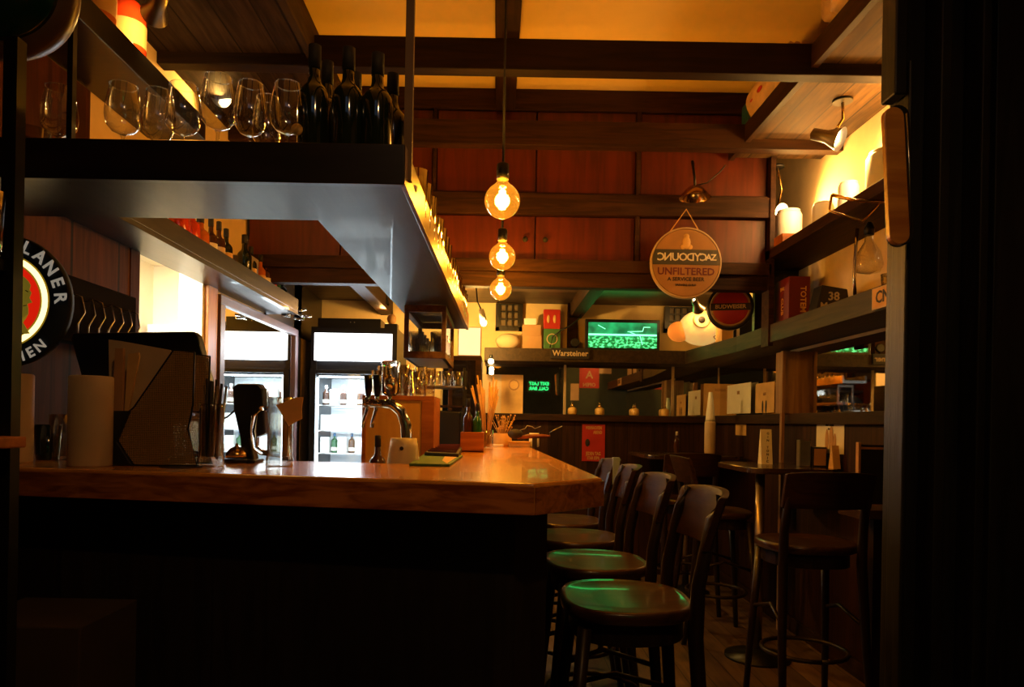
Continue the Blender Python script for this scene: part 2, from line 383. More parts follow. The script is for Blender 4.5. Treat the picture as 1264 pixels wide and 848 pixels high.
struct('trim_19', MB().box(x787-.012,x787+.012,YCAB,YCAB+.08,2.20,3.08).box(x536-.02,x536,YCAB,YCAB+.08,2.20,3.08), M['beam'], .002)
# windows high in the back wall
def lattice(n, px0, px1, py0, py1):
    a, b = P(px0,py1,YB-.02), P(px1,py0,YB-.02)
    x0,x1,z0,z1 = a.x,b.x,a.z,min(b.z,2.24)
    f = MB(); t = .012
    for i in range(4):
        x = x0+(x1-x0-t)*i/3; f.box(x,x+t,YB-.04,YB,z0,z1)
    for i in range(4):
        z = z0+(z1-z0-t)*i/3; f.box(x0,x1,YB-.041,YB-.001,z,z+t)
    f.box(x0-.03,x0,YB-.05,YB,z0-.03,z1+.0).box(x1,x1+.03,YB-.05,YB,z0-.03,z1).box(x0-.03,x1+.03,YB-.05,YB,z0-.03,z0)
    o = struct('window_%d' % n, f, M['black_wood'])
    MB().box(x0,x1,YB-.012,YB-.006,z0,z1).build('pane', flat('dusty_window_glass', (.16,.11,.06), .3), o)
lattice(1, 616, 641, 375, 404); lattice(2, 824, 850, 379, 406)
struct('trim_20', MB().box(P(700,400,YB).x,P(712,400,YB).x,YB-.06,YB,1.84,2.25), M['beam'])
# post and strip on the right wall
pa = P(962,500,4.35).x
struct('trim_21', MB().box(1.77,XR,4.30,4.42,1.335,1.72), wood('light_post_wood', (.36,.2,.09), (.24,.12,.05), .5, 'Z'), .003)
struct('trim_22', MB().box(1.755,1.775,4.28,4.31,0,1.72), MATS['light_post_wood'], .002)

# entrance posts at the right (we look in through the doorway)
struct('trim_23', MB().box(P(1097,500,1.66).x,P(1121,500,1.6).x,1.6,1.66,0,2.1).box(P(1088,50,1.66).x,P(1121,50,1.6).x,1.6,1.66,2.02,3.2), M['post'], .004)
f = MB(); x0 = P(1121,500,1.6).x
f.box(x0,x0+.05,1.64,1.70,0,ZC).box(x0+.05,x0+.075,1.58,1.66,0,ZC).box(x0+.075,x0+.13,1.62,1.70,0,ZC).box(x0+.13,x0+.15,1.56,1.66,0,ZC).box(x0+.15,x0+.19,1.62,1.70,0,ZC)
f.box(x0+.19,XR,1.60,1.70,0,ZC)
struct('trim_27', MB().box(P(1202,400,1.59).x,P(1209,400,1.59).x,1.585,1.6,0,ZC), MATS['old_brown_beam_lengthwise'])
struct('trim_24', f, M['post'], .003)

# ------------------------------------------------------------------ wall mirrors
def mirror(label, x0,x1,z0,z1, wall='back', mat='mirror_dark'):
    t = thing('wall_mirror', label, 'mirror', ((x0+x1)/2, YB, z0) if wall=='back' else ((XR if wall=='right' else XL), (x0+x1)/2, z0))
    w = x1-x0; h = z1-z0
    if wall == 'back':
        MB().box(-w/2,w/2,-.008,-.001,0,h).build('mirror_glass', M[mat], t)
        MB().box(w/2-.004,w/2+.004,-.014,0,0,h).box(-w/2-.004,-w/2+.004,-.014,0,0,h).build('edge_strip', M['beige'], t)
    elif wall == 'right':
        MB().box(-.008,-.001,-w/2,w/2,0,h).build('mirror_glass', M[mat], t)
    else:
        MB().box(.001,.012,-w/2,w/2,0,h).build('mirror_glass', M[mat], t)
    return t
zr, zs = 1.325, 1.75
xm = [P(x,480,YB).x for x in (545,697,830)] + [XR-.01]
mirror('mirror panel on the back wall behind the counter end and its vase', xm[0]+.006, xm[1]-.006, zr, zs)
mirror('mirror panel on the back wall under the green screen', xm[1]+.006, xm[2]-.006, zr, zs)
mirror('narrow mirror panel in the back right corner', xm[2]+.006, xm[3], zr, zs)
mirror('mirror on the right wall between the corner and the light post', 4.43, YB-.02, 1.335, 1.75, 'right')
mirror('wide mirror on the right wall over the high table with menus', 1.75, 4.29, 1.335, 1.72, 'right')
t = mirror('tall mirror on the left wall reflecting the lit drinks fridge', 3.74, 5.05, .9, 1.85, 'left', 'mirror')
fm = flat('mauve_mirror_frame', (.16,.10,.11), .35)
MB().box(0,.03,-.72,.72,.95,1.0).box(0,.03,-.72,-.655,0,.95).box(0,.03,.655,.72,0,.95).build('mirror_frame', fm, t, .003)

# ------------------------------------------------------------------ shelves
def board_shelf(name, label, parts, mat):
    mb = MB()
    for p in parts: mb.box(*p)
    return tag(mb.build(name, mat, None, .003), label, 'shelf')
rs = thing('wall_shelf', 'long dark wooden shelf running along the right wall and under the green screen', 'shelf', (0,0,1.74))
MB().prism([(1.58,1.75),(XR,1.75),(XR,YB),(-.1,YB),(-.1,5.55),(1.50,5.55),(1.58,4.6)], 0,.104).build('board', wood('worn_green_brown_shelf', (.055,.030,.011), (.028,.015,.006), .55, 'Y', spec=.25), rs, .003)
board_shelf('wall_shelf', 'upper dark shelf on the right wall carrying the glowing white jars', [(1.57,XR,1.75,4.34,2.225,2.28)], M['beam_y'])
bs = thing('back_bar_shelf', 'dark shelf over the back bar holding spirit bottles above the mirror', 'shelf', (0,0,1.92))
MB().box(XL,-1.29,1.95,4.5,0,.02).build('board', M['shelf_wood'], bs)
MB().box(-1.31,-1.29,1.95,4.5,.02,.10).build('front_board', M['shelf_wood'], bs, .002)
board_shelf('wall_shelf', 'high dark shelf on the left wall with glowing amber bottles', [(XL,-1.25,-.2,2.95,2.42,2.51)], M['black_wood'])

# hanging glass shelf over the counter
hs = thing('hanging_shelf', 'black hanging shelf over the bar counter carrying wine glasses and bottles', 'shelf', (0,0,1.76))
MB().prism([(-1.485,1.52),(-.215,1.51),(-.175,3.84),(-.44,3.84),(-.466,1.79),(-1.485,1.80)], 0,.03).build('board', M['shelf_wood'], hs)
MB().box(-1.485,-.207,1.50,1.52,-.002,.085).build('front_board', M['black_wood'], hs, .002)
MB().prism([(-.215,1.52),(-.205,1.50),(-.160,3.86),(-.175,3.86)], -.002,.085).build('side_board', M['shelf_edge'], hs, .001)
MB().prism([(-.466,1.79),(-.455,1.79),(-.43,3.84),(-.44,3.84)], .03,.085).build('back_board', M['shelf_wood'], hs)
for (x,y) in ((-.205,1.545),(-1.44,1.6)):
    MB().box(x-.009,x+.009,y-.009,y+.009,.02,ZC-1.76).build('rod', M['blackm'] if x<-1 else flat('brown_metal_rod',(.10,.055,.025),.45,metal=.5), hs)
MB().box(-.955,-.943,1.53,1.545,.0,ZC-1.76).build('rod', M['blackm'], hs)

# ------------------------------------------------------------------ counter
ct = thing('bar_counter', 'L-shaped bar counter with a thick glossy orange oak top and cut corner', 'counter', (0,0,0))
top = [(-1.47,1.73),(.085,1.49),(.26,1.68),(.185,3.8),(-.24,3.8),(-.262,2.09),(-1.47,2.25)]
MB().prism(top, 1.05,1.12).build('countertop', M['counter'], ct, .006)
def offs(a, b, d, z0, z1, mb):
    a, b = Vector((*a,0)), Vector((*b,0)); n = (b-a).normalized().cross(Vector((0,0,1)))
    q = [(a.x,a.y),(b.x,b.y),(b.x+n.x*d,b.y+n.y*d),(a.x+n.x*d,a.y+n.y*d)]
    return mb.prism(q, z0, z1)
em = MB(); offs((-1.47,1.73),(.085,1.49),.004,1.053,1.112,em); offs((.087,1.49),(.26,1.68),.004,1.053,1.112,em); offs((.26,1.682),(.185,3.8),.004,1.053,1.112,em)
em.build('edge_band', M['counter_edge'], ct)
MB().prism([(-1.47,1.85),(.05,1.62),(.13,1.70),(.10,3.72),(-.2,3.72),(-.2,2.05),(-1.47,2.2)], 0,1.05).build('counter_base', M['counter_base'], ct)
MB().box(-1.47,.0,1.84,1.86,0,.12).build('kick_board', M['black_wood'], ct, xf=Matrix.Rotation(-.15,4,'Z') @ Matrix.Translation((-.25,-.02,0)))

# ------------------------------------------------------------------ pendants
def pendant(px, py, Y, R, label):
    c = P(px, py, Y); t = thing('pendant_lamp', label, 'lamp', (c.x,c.y,ZC), 0, 'globe pendant lamps over the counter')
    zc = c.z-ZC
    prof = [(R*math.sin(a), -R*math.cos(a)) for a in [PI*i/18 for i in range(0,16)]] + [(R*.32, R*1.05),(R*.30, R*1.22)]
    g = MB().lathe(prof, (0,0,zc), 32, cap=False).build('bulb', M['bulb'], t)
    MB().lathe([(0,-R*.5),(R*.2,-R*.46),(R*.2,R*.56),(0,R*.6)], (0,0,zc), 12).build('filament', M['fil'], g)
    MB().lathe([(R*.34,R*1.2),(R*.36,R*1.5),(R*.34,R*2.05),(R*.2,R*2.12),(.004,R*2.15)], (0,0,zc), 18).build('socket', M['blackm'], t)
    MB().tube([(0,0,zc+R*2.1),(0,0,-.02)], .0035, 8).build('cord', M['rubber'], t)
    MB().lathe([(.045,-.02),(.045,0)], (0,0,-.001), 18).build('ceiling_rose', M['blackm'], t)
    return c
pc = [pendant(620,248,2.45,.0625,'nearest and largest glowing amber globe bulb over the counter'),
      pendant(620,317,3.15,.060,'middle one of three glowing amber globe bulbs over the counter'),
      pendant(618,357,3.80,.060,'farthest and lowest-looking glowing amber globe bulb over the counter')]
for c in pc: light('POINT', c, 30, (1,.47,.055), .03, name='pendant_glow')
# wooden rose block on the beam above the first cord
tag(MB().box(-.04,.04,-.05,.05,0,.12).build('junction_box', M['beam'], None, .004), 'small square wooden block on the beam where the pendant cord runs', 'box').location = (.04, 3.35, 3.08-.13)

# ------------------------------------------------------------------ bar stools
def stool_seat():
    pts = []
    for i in range(40):
        a = 2*PI*i/40; c, s = math.cos(a), math.sin(a)
        x = .185*math.copysign(abs(c)**.72, c); y = .205*math.copysign(abs(s)**.72, s)
        if x > 0: y *= 1-.12*(x/.185)
        pts.append((x, y))
    return pts
def make_stool(loc, rz, label, group, back=True):
    t = thing('bar_stool', label, 'stool', loc, rz, group)
    pts = stool_seat(); mb = MB()
    bm = mb.bm; rings = []
    for sc, z in ((.93,.715),(1,.722),(1.0,.748),(.965,.755),(.90,.750),(.5,.744)):
        rings.append([bm.verts.new((x*sc,y*sc,z)) for x,y in pts])
    n = len(pts)
    for a,b in zip(rings, rings[1:]):
        for i in range(n): bm.faces.new((a[i],a[(i+1)%n],b[(i+1)%n],b[i])).smooth = True
    bm.faces.new(rings[0][::-1]); bm.faces.new(rings[-1])
    mb.build('seat', M['seat'], t)
    MB().prism([(x*.86,y*.86) for x,y in pts], .655,.716).build('seat_apron', M['chair'], t, .003)
    for s in (-1,1):
        MB().tube([(-.19,s*.185,0),(-.165,s*.17,.35),(-.135,s*.15,.70)], .016, 10, [.014,.017,.02]).build('leg', M['chair'], t)
        MB().tube([(.235,s*.185,0),(.185,s*.175,.35),(.16,s*.165,.68),(.165,s*.165,.82),(.20,s*.16,1.0),(.225,s*.155,1.06)], .018, 10, [.015,.018,.021,.019,.017,.015]).build('leg', M['chair'], t)
    # footrest ring and side rungs
    ring = [(.17*math.cos(a)-.0, .178*math.sin(a), .27) for a in [2*PI*i/24 for i in range(25)]]
    MB().tube(ring, .010, 8).build('foot_ring', M['chair'], t)
    for s in (-1,1): MB().tube([(-.165,s*.17,.42),(0,s*.15,.47),(.185,s*.172,.42)], .009, 8).build('stretcher', M['chair'], t)
    # curved back board
    mb = MB(); bm = mb.bm; N = 14; R0 = []
    for k in range(N+1):
        y = -.185+.37*k/N; bow = .045*(1-(y/.185)**2)
        col = []
        for (z, lean) in ((.915,.175),(.95,.185),(1.0,.20),(1.05,.215),(1.072,.222)):
            top = 0 if z < 1.06 else -.012*abs(y/.185)**3
            col.append((bm.verts.new((lean+bow-.010, y, z+top)), bm.verts.new((lean+bow+.012, y, z+top))))
        R0.append(col)
    for k in range(N):
        for j in range(4):
            a,b,c,d = R0[k][j], R0[k+1][j], R0[k+1][j+1], R0[k][j+1]
            bm.faces.new((a[0],b[0],c[0],d[0])).smooth = True; bm.faces.new((a[1],d[1],c[1],b[1])).smooth = True
        bm.faces.new((R0[k][0][0],R0[k][0][1],R0[k+1][0][1],R0[k+1][0][0])); bm.faces.new((R0[k][4][0],R0[k+1][4][0],R0[k+1][4][1],R0[k][4][1]))
    for e in (0,N):
        for j in range(4): bm.faces.new((R0[e][j][0],R0[e][j+1][0],R0[e][j+1][1],R0[e][j][1]))
    mb.build('backrest', M['back'], t, .003)
    return t
G1 = 'bar stools along the counter'; G2 = 'bar stools at the high tables'
s0 = make_stool((.385,2.03,0), 0, 'nearest dark wooden bar stool at the counter with a green sheen on its seat', G1)
dup(s0, (.375,2.56,0), .05, 'second dark wooden bar stool from the camera along the counter', G1)
dup(s0, (.37,3.10,0), -.04, 'third dark wooden bar stool from the camera along the counter', G1)
dup(s0, (.37,3.62,0), .03, 'farthest bar stool at the counter, a pale blue cloth over its back corner', G1)
dup(s0, (1.33,4.16,0), PI, 'bar stool left of the near high table, its tall back in profile', G2)
dup(s0, (1.38,3.08,0), -PI/2, 'bar stool with its back to the camera, in front of the near high table', G2)
dup(s0, (1.60,2.32,0), -PI/2+.2, 'bar stool at far right half hidden by the dark door post', G2)
dup(s0, (1.30,5.35-.55,0), -PI/2, 'bar stool in front of the far high table by the back wall', G2)
c = P(737,575,3.5)
tag(MB().box(-.004,.03,-.006,.006,-.13,.0).box(-.004,.03,-.006,.02,-.004,.004).build('cloth', flat('pale_blue_cloth', (.25,.32,.42), .9), None, .002), 'pale blue cloth strip hanging on the farthest counter stool', 'cloth').location = (.585,3.44,1.082)

# ------------------------------------------------------------------ high tables
def table(label, x0,x1,y0,y1, z, px, py, r=.1):
    t = thing('high_table', label, 'table', (px,py,0))
    pts = []
    for (cx,cy,a0) in ((x1-r,y1-r,0),(x0+r,y1-r,PI/2),(x0+r,y0+r,PI),(x1-r,y0+r,1.5*PI)):
        for i in range(7): pts.append((cx+r*math.cos(a0+PI/2*i/6)-px, cy+r*math.sin(a0+PI/2*i/6)-py))
    MB().prism(pts, z-.03, z).build('table_top', M['table'], t, .004)
    MB().lathe([(.024,.02),(.024,z-.03)], (0,0,0), 20).build('leg', flat('worn_metal_tube', (.35,.28,.2), .3, metal=.9), t)
    MB().lathe([(.17,0),(.17,.012),(.05,.03),(.03,.05)], (0,0,0), 28).build('base_plate', M['blackm'], t)
    return t
table('near dark high table with menus and napkin box at the right wall', 1.33,1.815,3.60,4.26,1.035,1.44,3.78,.12)
table('far dark high table in the back corner with a stack of cups', 1.08,1.80,4.95,5.77,1.035,1.45,5.25,.12)

# ------------------------------------------------------------------ drinkware
def wine_glass_mb(h=.215, r=.040):
    return [(.033,0),(.032,.002),(.008,.006),(.004,.012),(.0035,.100),(.007,.107),(r*.62,.114),(r*.92,.128),(r,.147),(r*.97,.165),(r*.86,.192),(r*.73,h)]
def wine_glass(px, top_y, Y, label, r=.040, rz=0):
    c = P(px, 150, Y); zt = P(px, top_y, Y).z
    t = thing('wine_glass', label, 'glass', (c.x,Y,1.79), rz, 'stemmed wine glasses on the hanging shelf')
    h = zt-1.79; s = h/.215
    full = [(a, b*s) for a,b in wine_glass_mb(.215, r)]
    MB().lathe(full[5:], (0,0,0), 32, cap=False).build('bowl', M['clear'], t)
    MB().lathe(full[:6], (0,0,0), 24).build('stem', M['clear'], t)
    rim = [(full[-1][0]*math.cos(a), full[-1][0]*math.sin(a), h) for a in [2*PI*i/32 for i in range(33)]]
    MB().tube(rim, .0011, 6).build('rim', M['clear'], t)
    return t
wine_glass(73,109,1.64,'leftmost wine glass on the hanging shelf, under the green oval sign',.040)
wine_glass(152,106,1.62,'wine glass second from the left on the hanging shelf',.040)
wine_glass(196,113,1.68,'smaller wine glass third from the left on the hanging shelf',.038)
wine_glass(226,106,1.62,'wine glass overlapping the smaller glass and the bright wall',.041)
wine_glass(269,96,1.60,'tallest wine glass on the hanging shelf catching a bright lamp reflection',.041)
wine_glass(309,104,1.64,'wine glass just right of the tallest glass',.038)
wine_glass(330,121,1.74,'low wine glass behind, between the two rightmost front glasses',.036)
wine_glass(355,105,1.60,'rightmost wine glass beside the wine bottle with a cream label',.040)
def tumbler(c, h, r, label, group, mat='tumbler', cat='glass'):
    mb = MB().lathe([(r*.8,0),(r*.82,.002),(r,h),(r*.93,h),(r*.76,.012),(0,.012)], (0,0,0), 18, cap=True)
    o = tag(mb.build('tumbler', M[mat], None), label, cat, group); o.location = c; return o
tumbler((P(38,150,1.7).x,1.70,1.79), .15,.045,'dim tall tumbler behind the leftmost wine glass', 'odd glasses on the hanging shelf')
tumbler((P(104,165,1.66).x,1.66,1.79), .085,.03,'short tumbler standing between the leftmost wine glasses', 'odd glasses on the hanging shelf')
tumbler((P(243,165,1.74).x,1.75,1.79), .12,.036,'upturned clear tumbler behind the bright wine glasses', 'odd glasses on the hanging shelf')
# row of tumblers along the shelf arm
gi = 0
for r_ in range(2):
    for i in range(17):
        y = 1.86 + i*.112; x = -.232 + (y-1.5)*.019 - r_*.085
        tumbler((x, y, 1.79), .125 if i % 5 != 3 else .10, .034, 'clear ribbed tumbler in the row on the long arm of the hanging shelf', 'tumblers on the hanging shelf arm')
def bottle(loc, h, r, mat, label, group=None, labelmat=None, capmat=None, neck=.32, cat='bottle', lz=(.15,.42)):
    t = thing('bottle', label, cat, loc, 0, group)
    hb = h*(1-neck)
    MB().lathe([(r*.9,0),(r,.006),(r,hb*.86),(r*.95,hb*.94),(r*.74,hb*1.0),(r*.46,hb*1.05),(r*.37,hb*1.11),(r*.34,h*.93)], (0,0,0), 22).build('glass_body', M[mat], t)
    MB().lathe([(r*.40,h*.84),(r*.40,h),(r*.3,h+.002),(0,h+.002)], (0,0,0), 16).build('bottle_cap', M[capmat or 'rubber'], t)
    if labelmat: MB().lathe([(r*1.012,hb*lz[0]),(r*1.012,hb*lz[1])], (0,0,0), 22, cap=False).build('bottle_label', M[labelmat], t)
    return t
G = 'dark wine bottles on the hanging shelf'
def wb(px, ty, Y, label, lm=None, **k):
    z = P(px,ty,Y).z; return bottle((P(px,160,Y).x,Y,1.79), z-1.79, .0375, 'winebottle', label, G, lm, neck=.30, **k)
b1 = wb(387,57,1.64,'wine bottle with cream label and gold medallion, leftmost of the front bottles','beige', lz=(.16,.40))
MB().lathe([(.0135,0),(.0135,.003),(0,.003)], (-.028,-.036,.125), 16, rot=Matrix.Rotation(PI/2,3,'X')).build('medallion', M['gold'], b1)
b2 = wb(429,60,1.62,'wine bottle with pale capitals across its dark label, in the middle')
text([('SAMPAT', 0,.055,.016)], M['beige'], b2, origin=(0,-.039,0)); MB().lathe([(.0378,.015),(.0378,.085)],(0,0,0),22,cap=False).build('bottle_label', M['ink'], b2)
wb(465,67,1.62,'wine bottle with a grey patterned label, rightmost of the front bottles', 'steel', lz=(.02,.36))
wb(403,77,1.73,'wine bottle half hidden behind the medallion bottle')
wb(438,91,1.74,'wine bottle hidden behind the middle front bottle', None)
wb(484,92,1.74,'wine bottle behind at the shelf end beside the hanging rod')
tag(MB().lathe([(.03,0),(.045,.006),(.05,.014),(.049,.015),(.03,.008),(0,.007)],(0,0,0),20).build('saucer', M['white'], None), 'small white saucer under the bottles at the shelf corner', 'saucer').location=(-.245,1.66,1.79)

# bottles on the back bar shelf
spec = [(216,'redbottle',.27,.045,None),(232,'redbottle',.26,.042,None),(243,'amberbottle',.24,.045,None),(256,'brownbottle',.26,.034,'paper'),(266,'brownbottle',.27,.034,'beige'),
        (275,'winebottle',.26,.036,'kraft'),(298,'winebottle',.30,.042,None),(306,'winebottle',.26,.036,'kraft'),(318,'amberbottle',.25,.034,'kraft'),(325,'brownbottle',.26,.034,'paper'),(332,'redbottle',.20,.036,'red'),(337,'greenbottle',.27,.036,None),(345,'winebottle',.20,.036,'kraft')]
ords = ['red spirit bottle nearest the camera on the back bar shelf','second red spirit bottle on the back bar shelf','amber round bottle beside the red bottles','brown bottle with a white neck label on the back bar shelf',
        'brown bottle with beige label left of the kraft-label bottle','dark bottle with a tall kraft label left of the grey box','large dark bottle right of the grey box','dark bottle with kraft label behind the large dark one',
        'amber bottle with kraft label beneath the pink post','brown bottle with white label right of the amber one','short bottle with a red label near the shelf end','slim green bottle near the shelf end','last short bottle with yellow label at the shelf end']
for (px,mt,h,r,lm),lb in zip(spec,ords):
    Y = 1.36*F/(CX-px); bottle((-1.36-.0*Y, Y, 1.94), h*.95, r*.9, mt, lb, 'spirit bottles on the back bar shelf', lm, 'dred' if mt in('greenbottle',) else None, lz=(.2,.75))
gb = thing('carton_box', 'grey carton box between bottles on the back bar shelf', 'box', (-1.40,3.83,1.94))
MB().box(-.06,.06,-.06,.06,0,.19).build('carton', flat('grey_brown_carton',(.20,.15,.11),.7), gb, .003)
MB().box(-.061,.061,-.061,.061,.15,.19).build('lid', flat('grey_carton_lid',(.3,.24,.19),.7), gb, .003)
tag(MB().box(XL,-1.38,4.12,4.16,1.94,2.30).build('wall_bracket', flat('pinkish_paint',(.5,.3,.2),.6), None), 'pale pinkish upright bracket behind the back bar bottles', 'bracket')
# glowing bottles on the high left shelf
def jar(loc, h, r, mat, label, lm=None, cat='bottle', group=None):
    t = thing('bottle', label, cat, loc, 0, group)
    MB().lathe([(r*.92,0),(r,.01),(r,h*.62),(r*.8,h*.74),(r*.35,h*.82),(r*.3,h)], (0,0,0), 24).build('glass_body', M[mat], t)
    if lm: MB().lathe([(r*1.01,h*.22),(r*1.01,h*.5)], (0,0,0), 24, cap=False).build('bottle_label', M[lm], t)
    MB().lathe([(r*.36,h*.92),(r*.36,h*1.02),(0,h*1.02)], (0,0,0), 16).build('bottle_cap', M['rubber'], t)
for i,(y,mt,lb) in enumerate(((2.12,'redbottle','glowing red bottle with pale label nearest the camera on the high left shelf'),(2.32,'amberbottle','glowing amber bottle in the middle of the high left shelf'),(2.52,'redbottle','glowing red bottle at the far end of the high left shelf'))):
    jar((-1.36,y,2.51), .30,.065, mt, lb, 'kraft', group='bottles on the high left shelf')

# ------------------------------------------------------------------ clamp spot lamps
def spot_lamp(loc, aim, label, s=1., mount=(0,0,.12), power=0, col=(1,.53,.12), cone=2.7):
    t = thing('spot_lamp', label, 'lamp', loc, 0, 'clamp spot lamps under the loft')
    d = (Vector(aim)-Vector(loc)).normalized(); R = d.to_track_quat('Z','Y').to_matrix()
    MB().lathe([(.012*s,-.10*s),(.028*s,-.09*s),(.030*s,-.02*s),(.055*s,.045*s),(.057*s,.05*s)], (0,0,0), 24, rot=R, cap=False).build('lamp_shade', M['steel'], t)
    MB().lathe([(0,-.005*s),(.034*s,.0),(.040*s,.02*s),(0,.03*s)], (0,0,0), 20, rot=R).build('lamp_face', M['hot'], t)
    m = Vector(mount)
    MB().tube([(0,0,0), tuple(m*.5+Vector((.03,0,0))), tuple(m)], .007*s, 8).build('arm', M['brass'], t)
    MB().lathe([(.045*s,-.012),(.045*s,0)], tuple(m), 20).build('mount_plate', M['blackm'], t)
    if power:
        light('SPOT', Vector(loc)+d*.06*s, power, col, .03, aim, cone, 1., name='spot_beam')
    return t
p1 = P(1032,168,3.35); spot_lamp((1.60,3.38,2.66), (1.86,3.15,2.5), 'clamp spot lamp under the right loft nearest the door post', 1, (.03,-.05,.16), 110)
spot_lamp((1.66,4.18,2.54), (1.86,3.75,2.42), 'clamp spot lamp beside the overhead cabinets above the upper right shelf', .9, (-.04,-.1,.24), 110)
spot_lamp(P(194,10,2.35), (-1.48,2.75,2.55), 'clamp spot lamp at top left beside the glowing bottles', .8, (.03,.05,.17), 6)
spot_lamp(P(279,116,3.45), (-1.46,3.0,2.58), 'clamp spot lamp under the left loft behind the tallest wine glass', 1, (.02,.02,.15), 26)
hp = P(858,240,3.95)
t = thing('spot_lamp', 'dark dome spot lamp hanging above the round unfiltered sign', 'lamp', (hp.x,hp.y,hp.z), 0, 'clamp spot lamps under the loft')
MB().lathe([(.012,.05),(.03,.045),(.05,.03),(.085,-.01),(.09,-.02)], (0,0,0), 28, cap=False).build('lamp_shade', M['brass'], t)
MB().ball((0,0,-.002),.024).build('bulb', M['steel'], t)
MB().tube([(0,0,.04),(-.005,0,.10),(-.01,.03,.20)], .008, 8).build('arm', M['blackm'], t)
MB().tube([(0,0,.05),(.06,-.02,.06),(.13,-.03,.12),(.17,0,.17)], .004, 6).build('cord', M['rubber'], t)

light('POINT',(1.74,3.32,2.52),7,(1,.56,.20),.04,name='jar_fill')  # added point lights without a fixture, brightening the wall around the jars
light('POINT',(1.73,3.86,2.52),7,(1,.56,.20),.04,name='jar_fill')
# ------------------------------------------------------------------ jars on the upper right shelf
def cylinder_jar(px, Y, z0, h, r, label, mat='white', x=None, cat='jar'):
    t = thing('jar', label, cat, (x if x else P(px,230,Y).x, Y, z0))
    MB().lathe([(r*.95,0),(r,.01),(r,h*.93),(r*.93,h*.97),(r*.9,h)], (0,0,0), 28).build('jar_body', M[mat], t)
    MB().lathe([(r*.86,h*.985),(r*.86,h*1.06),(0,h*1.07)], (0,0,0), 24).build('lid', M[mat], t)
cylinder_jar(968,4.1,2.28,.23,.075,'white cylindrical jar at the far end of the upper right shelf', x=1.70)
cylinder_jar(1000,3.75,2.28,.17,.055,'small white jar beside the far spot lamp', x=1.74)
cylinder_jar(1025,3.52,2.28,.20,.05,'brightly lit white jar in the middle of the upper right shelf', x=1.76)
cylinder_jar(1075,3.12,2.28,.20,.085,'broad white jar glowing beside the door post on the upper shelf', x=1.73)
tag(MB().box(-.08,.08,-.06,.06,0,.055).build('wooden_box', M['box_wood'], None, .004), 'low wooden box under the far white jar', 'box').location = (1.66,3.95,2.28)
# twisted rods below the upper shelf
t = thing('wire_hanger', 'bent brown metal hanger under the upper shelf near the door post', 'hanger', P(1068,245,3.0))
MB().tube([(-.12,.05,.03),(-.04,0,-.01),(.06,-.05,-.03),(.10,-.06,-.03)], .008, 8).build('arm', M['brass'], t)
MB().tube([(-.12,.05,.03),(-.13,.05,-.04),(-.08,.02,-.07),(-.01,0,-.10),(.05,-.04,-.02)], .006, 8).build('hook', M['brass'], t)

# things on the lower right shelf
def on_shelf(px, py, X):
    Y = X*F/(px-CX-3); return Y
t = thing('game_box', 'dark red box with yellowish lettering on the lower right shelf', 'box', (1.70,4.02,1.844))
MB().box(-.06,.06,-.09,.09,.02,.26).build('box_body', M['dred'], t, .003)
MB().box(-.065,.05,-.095,.095,0,.02).build('box_base', M['beige'], t, .003)
text([('TOTEM', 0,.13,.045,1,-PI/2)], M['gold'], t, facing='-Y', origin=(.02,-.0912,0))
text([('CLUB', .0,.10,.04,1,-PI/2),('BAR', .0,.20,.03)], M['gold'], t, facing='-X', origin=(-.0605,0,0), name='side_lettering')
t = thing('card_box', 'small black tilted box with white figures beside the red box', 'box', (1.72,3.62,1.844))
MB().prism([(-.09,0),(.09,0),(.07,.12),(-.06,.14)], -.05,.05,'XZ').build('box_body', M['black'], t, .004)
text([('38',.0,.08,.06),('M',-.05,.03,.05)], M['steel'], t, origin=(0,-.0512,0))
t = thing('decanter', 'hanging glass decanter in a chrome stand over the lower shelf', 'decanter', (1.69,3.22,1.844))
MB().tube([(-.04,0,0),(-.045,0,.12),(-.04,0,.25),(-.035,0,.33)], .008, 10).build('stand', M['chrome'], t)
MB().lathe([(.01,.12),(.05,.13),(.062,.16),(.05,.22),(.02,.27),(.014,.32)], (.02,0,0), 24, cap=False).build('glass_body', M['tumbler'], t)
MB().lathe([(.02,.30),(.024,.33),(.01,.36),(0,.365)], (.02,0,0), 16).build('stopper', M['blackm'], t)
tumbler((1.75,3.12,1.844), .10,.035, 'clear glass beside the decanter on the lower right shelf', 'glasses on the lower right shelf')
a = P(1079,362,2.85)
t = thing('name_plate', 'cream plate with dark capitals on the front of the lower right shelf', 'sign', (1.574,2.80,1.79))
MB().box(-.008,-.001,-.12,.12,-.045,.045).build('plate', M['beige'], t, .002)
MB().box(-.0095,-.0085,-.11,.11,-.038,.038).build('border', M['kraft'], t)
text([('CNID',.0,.0,.07)], M['ink'], t, facing='-X', origin=(-.0098,0,0))
t['label'] = 'cream plate with dark capitals on the front of the lower right shelf'

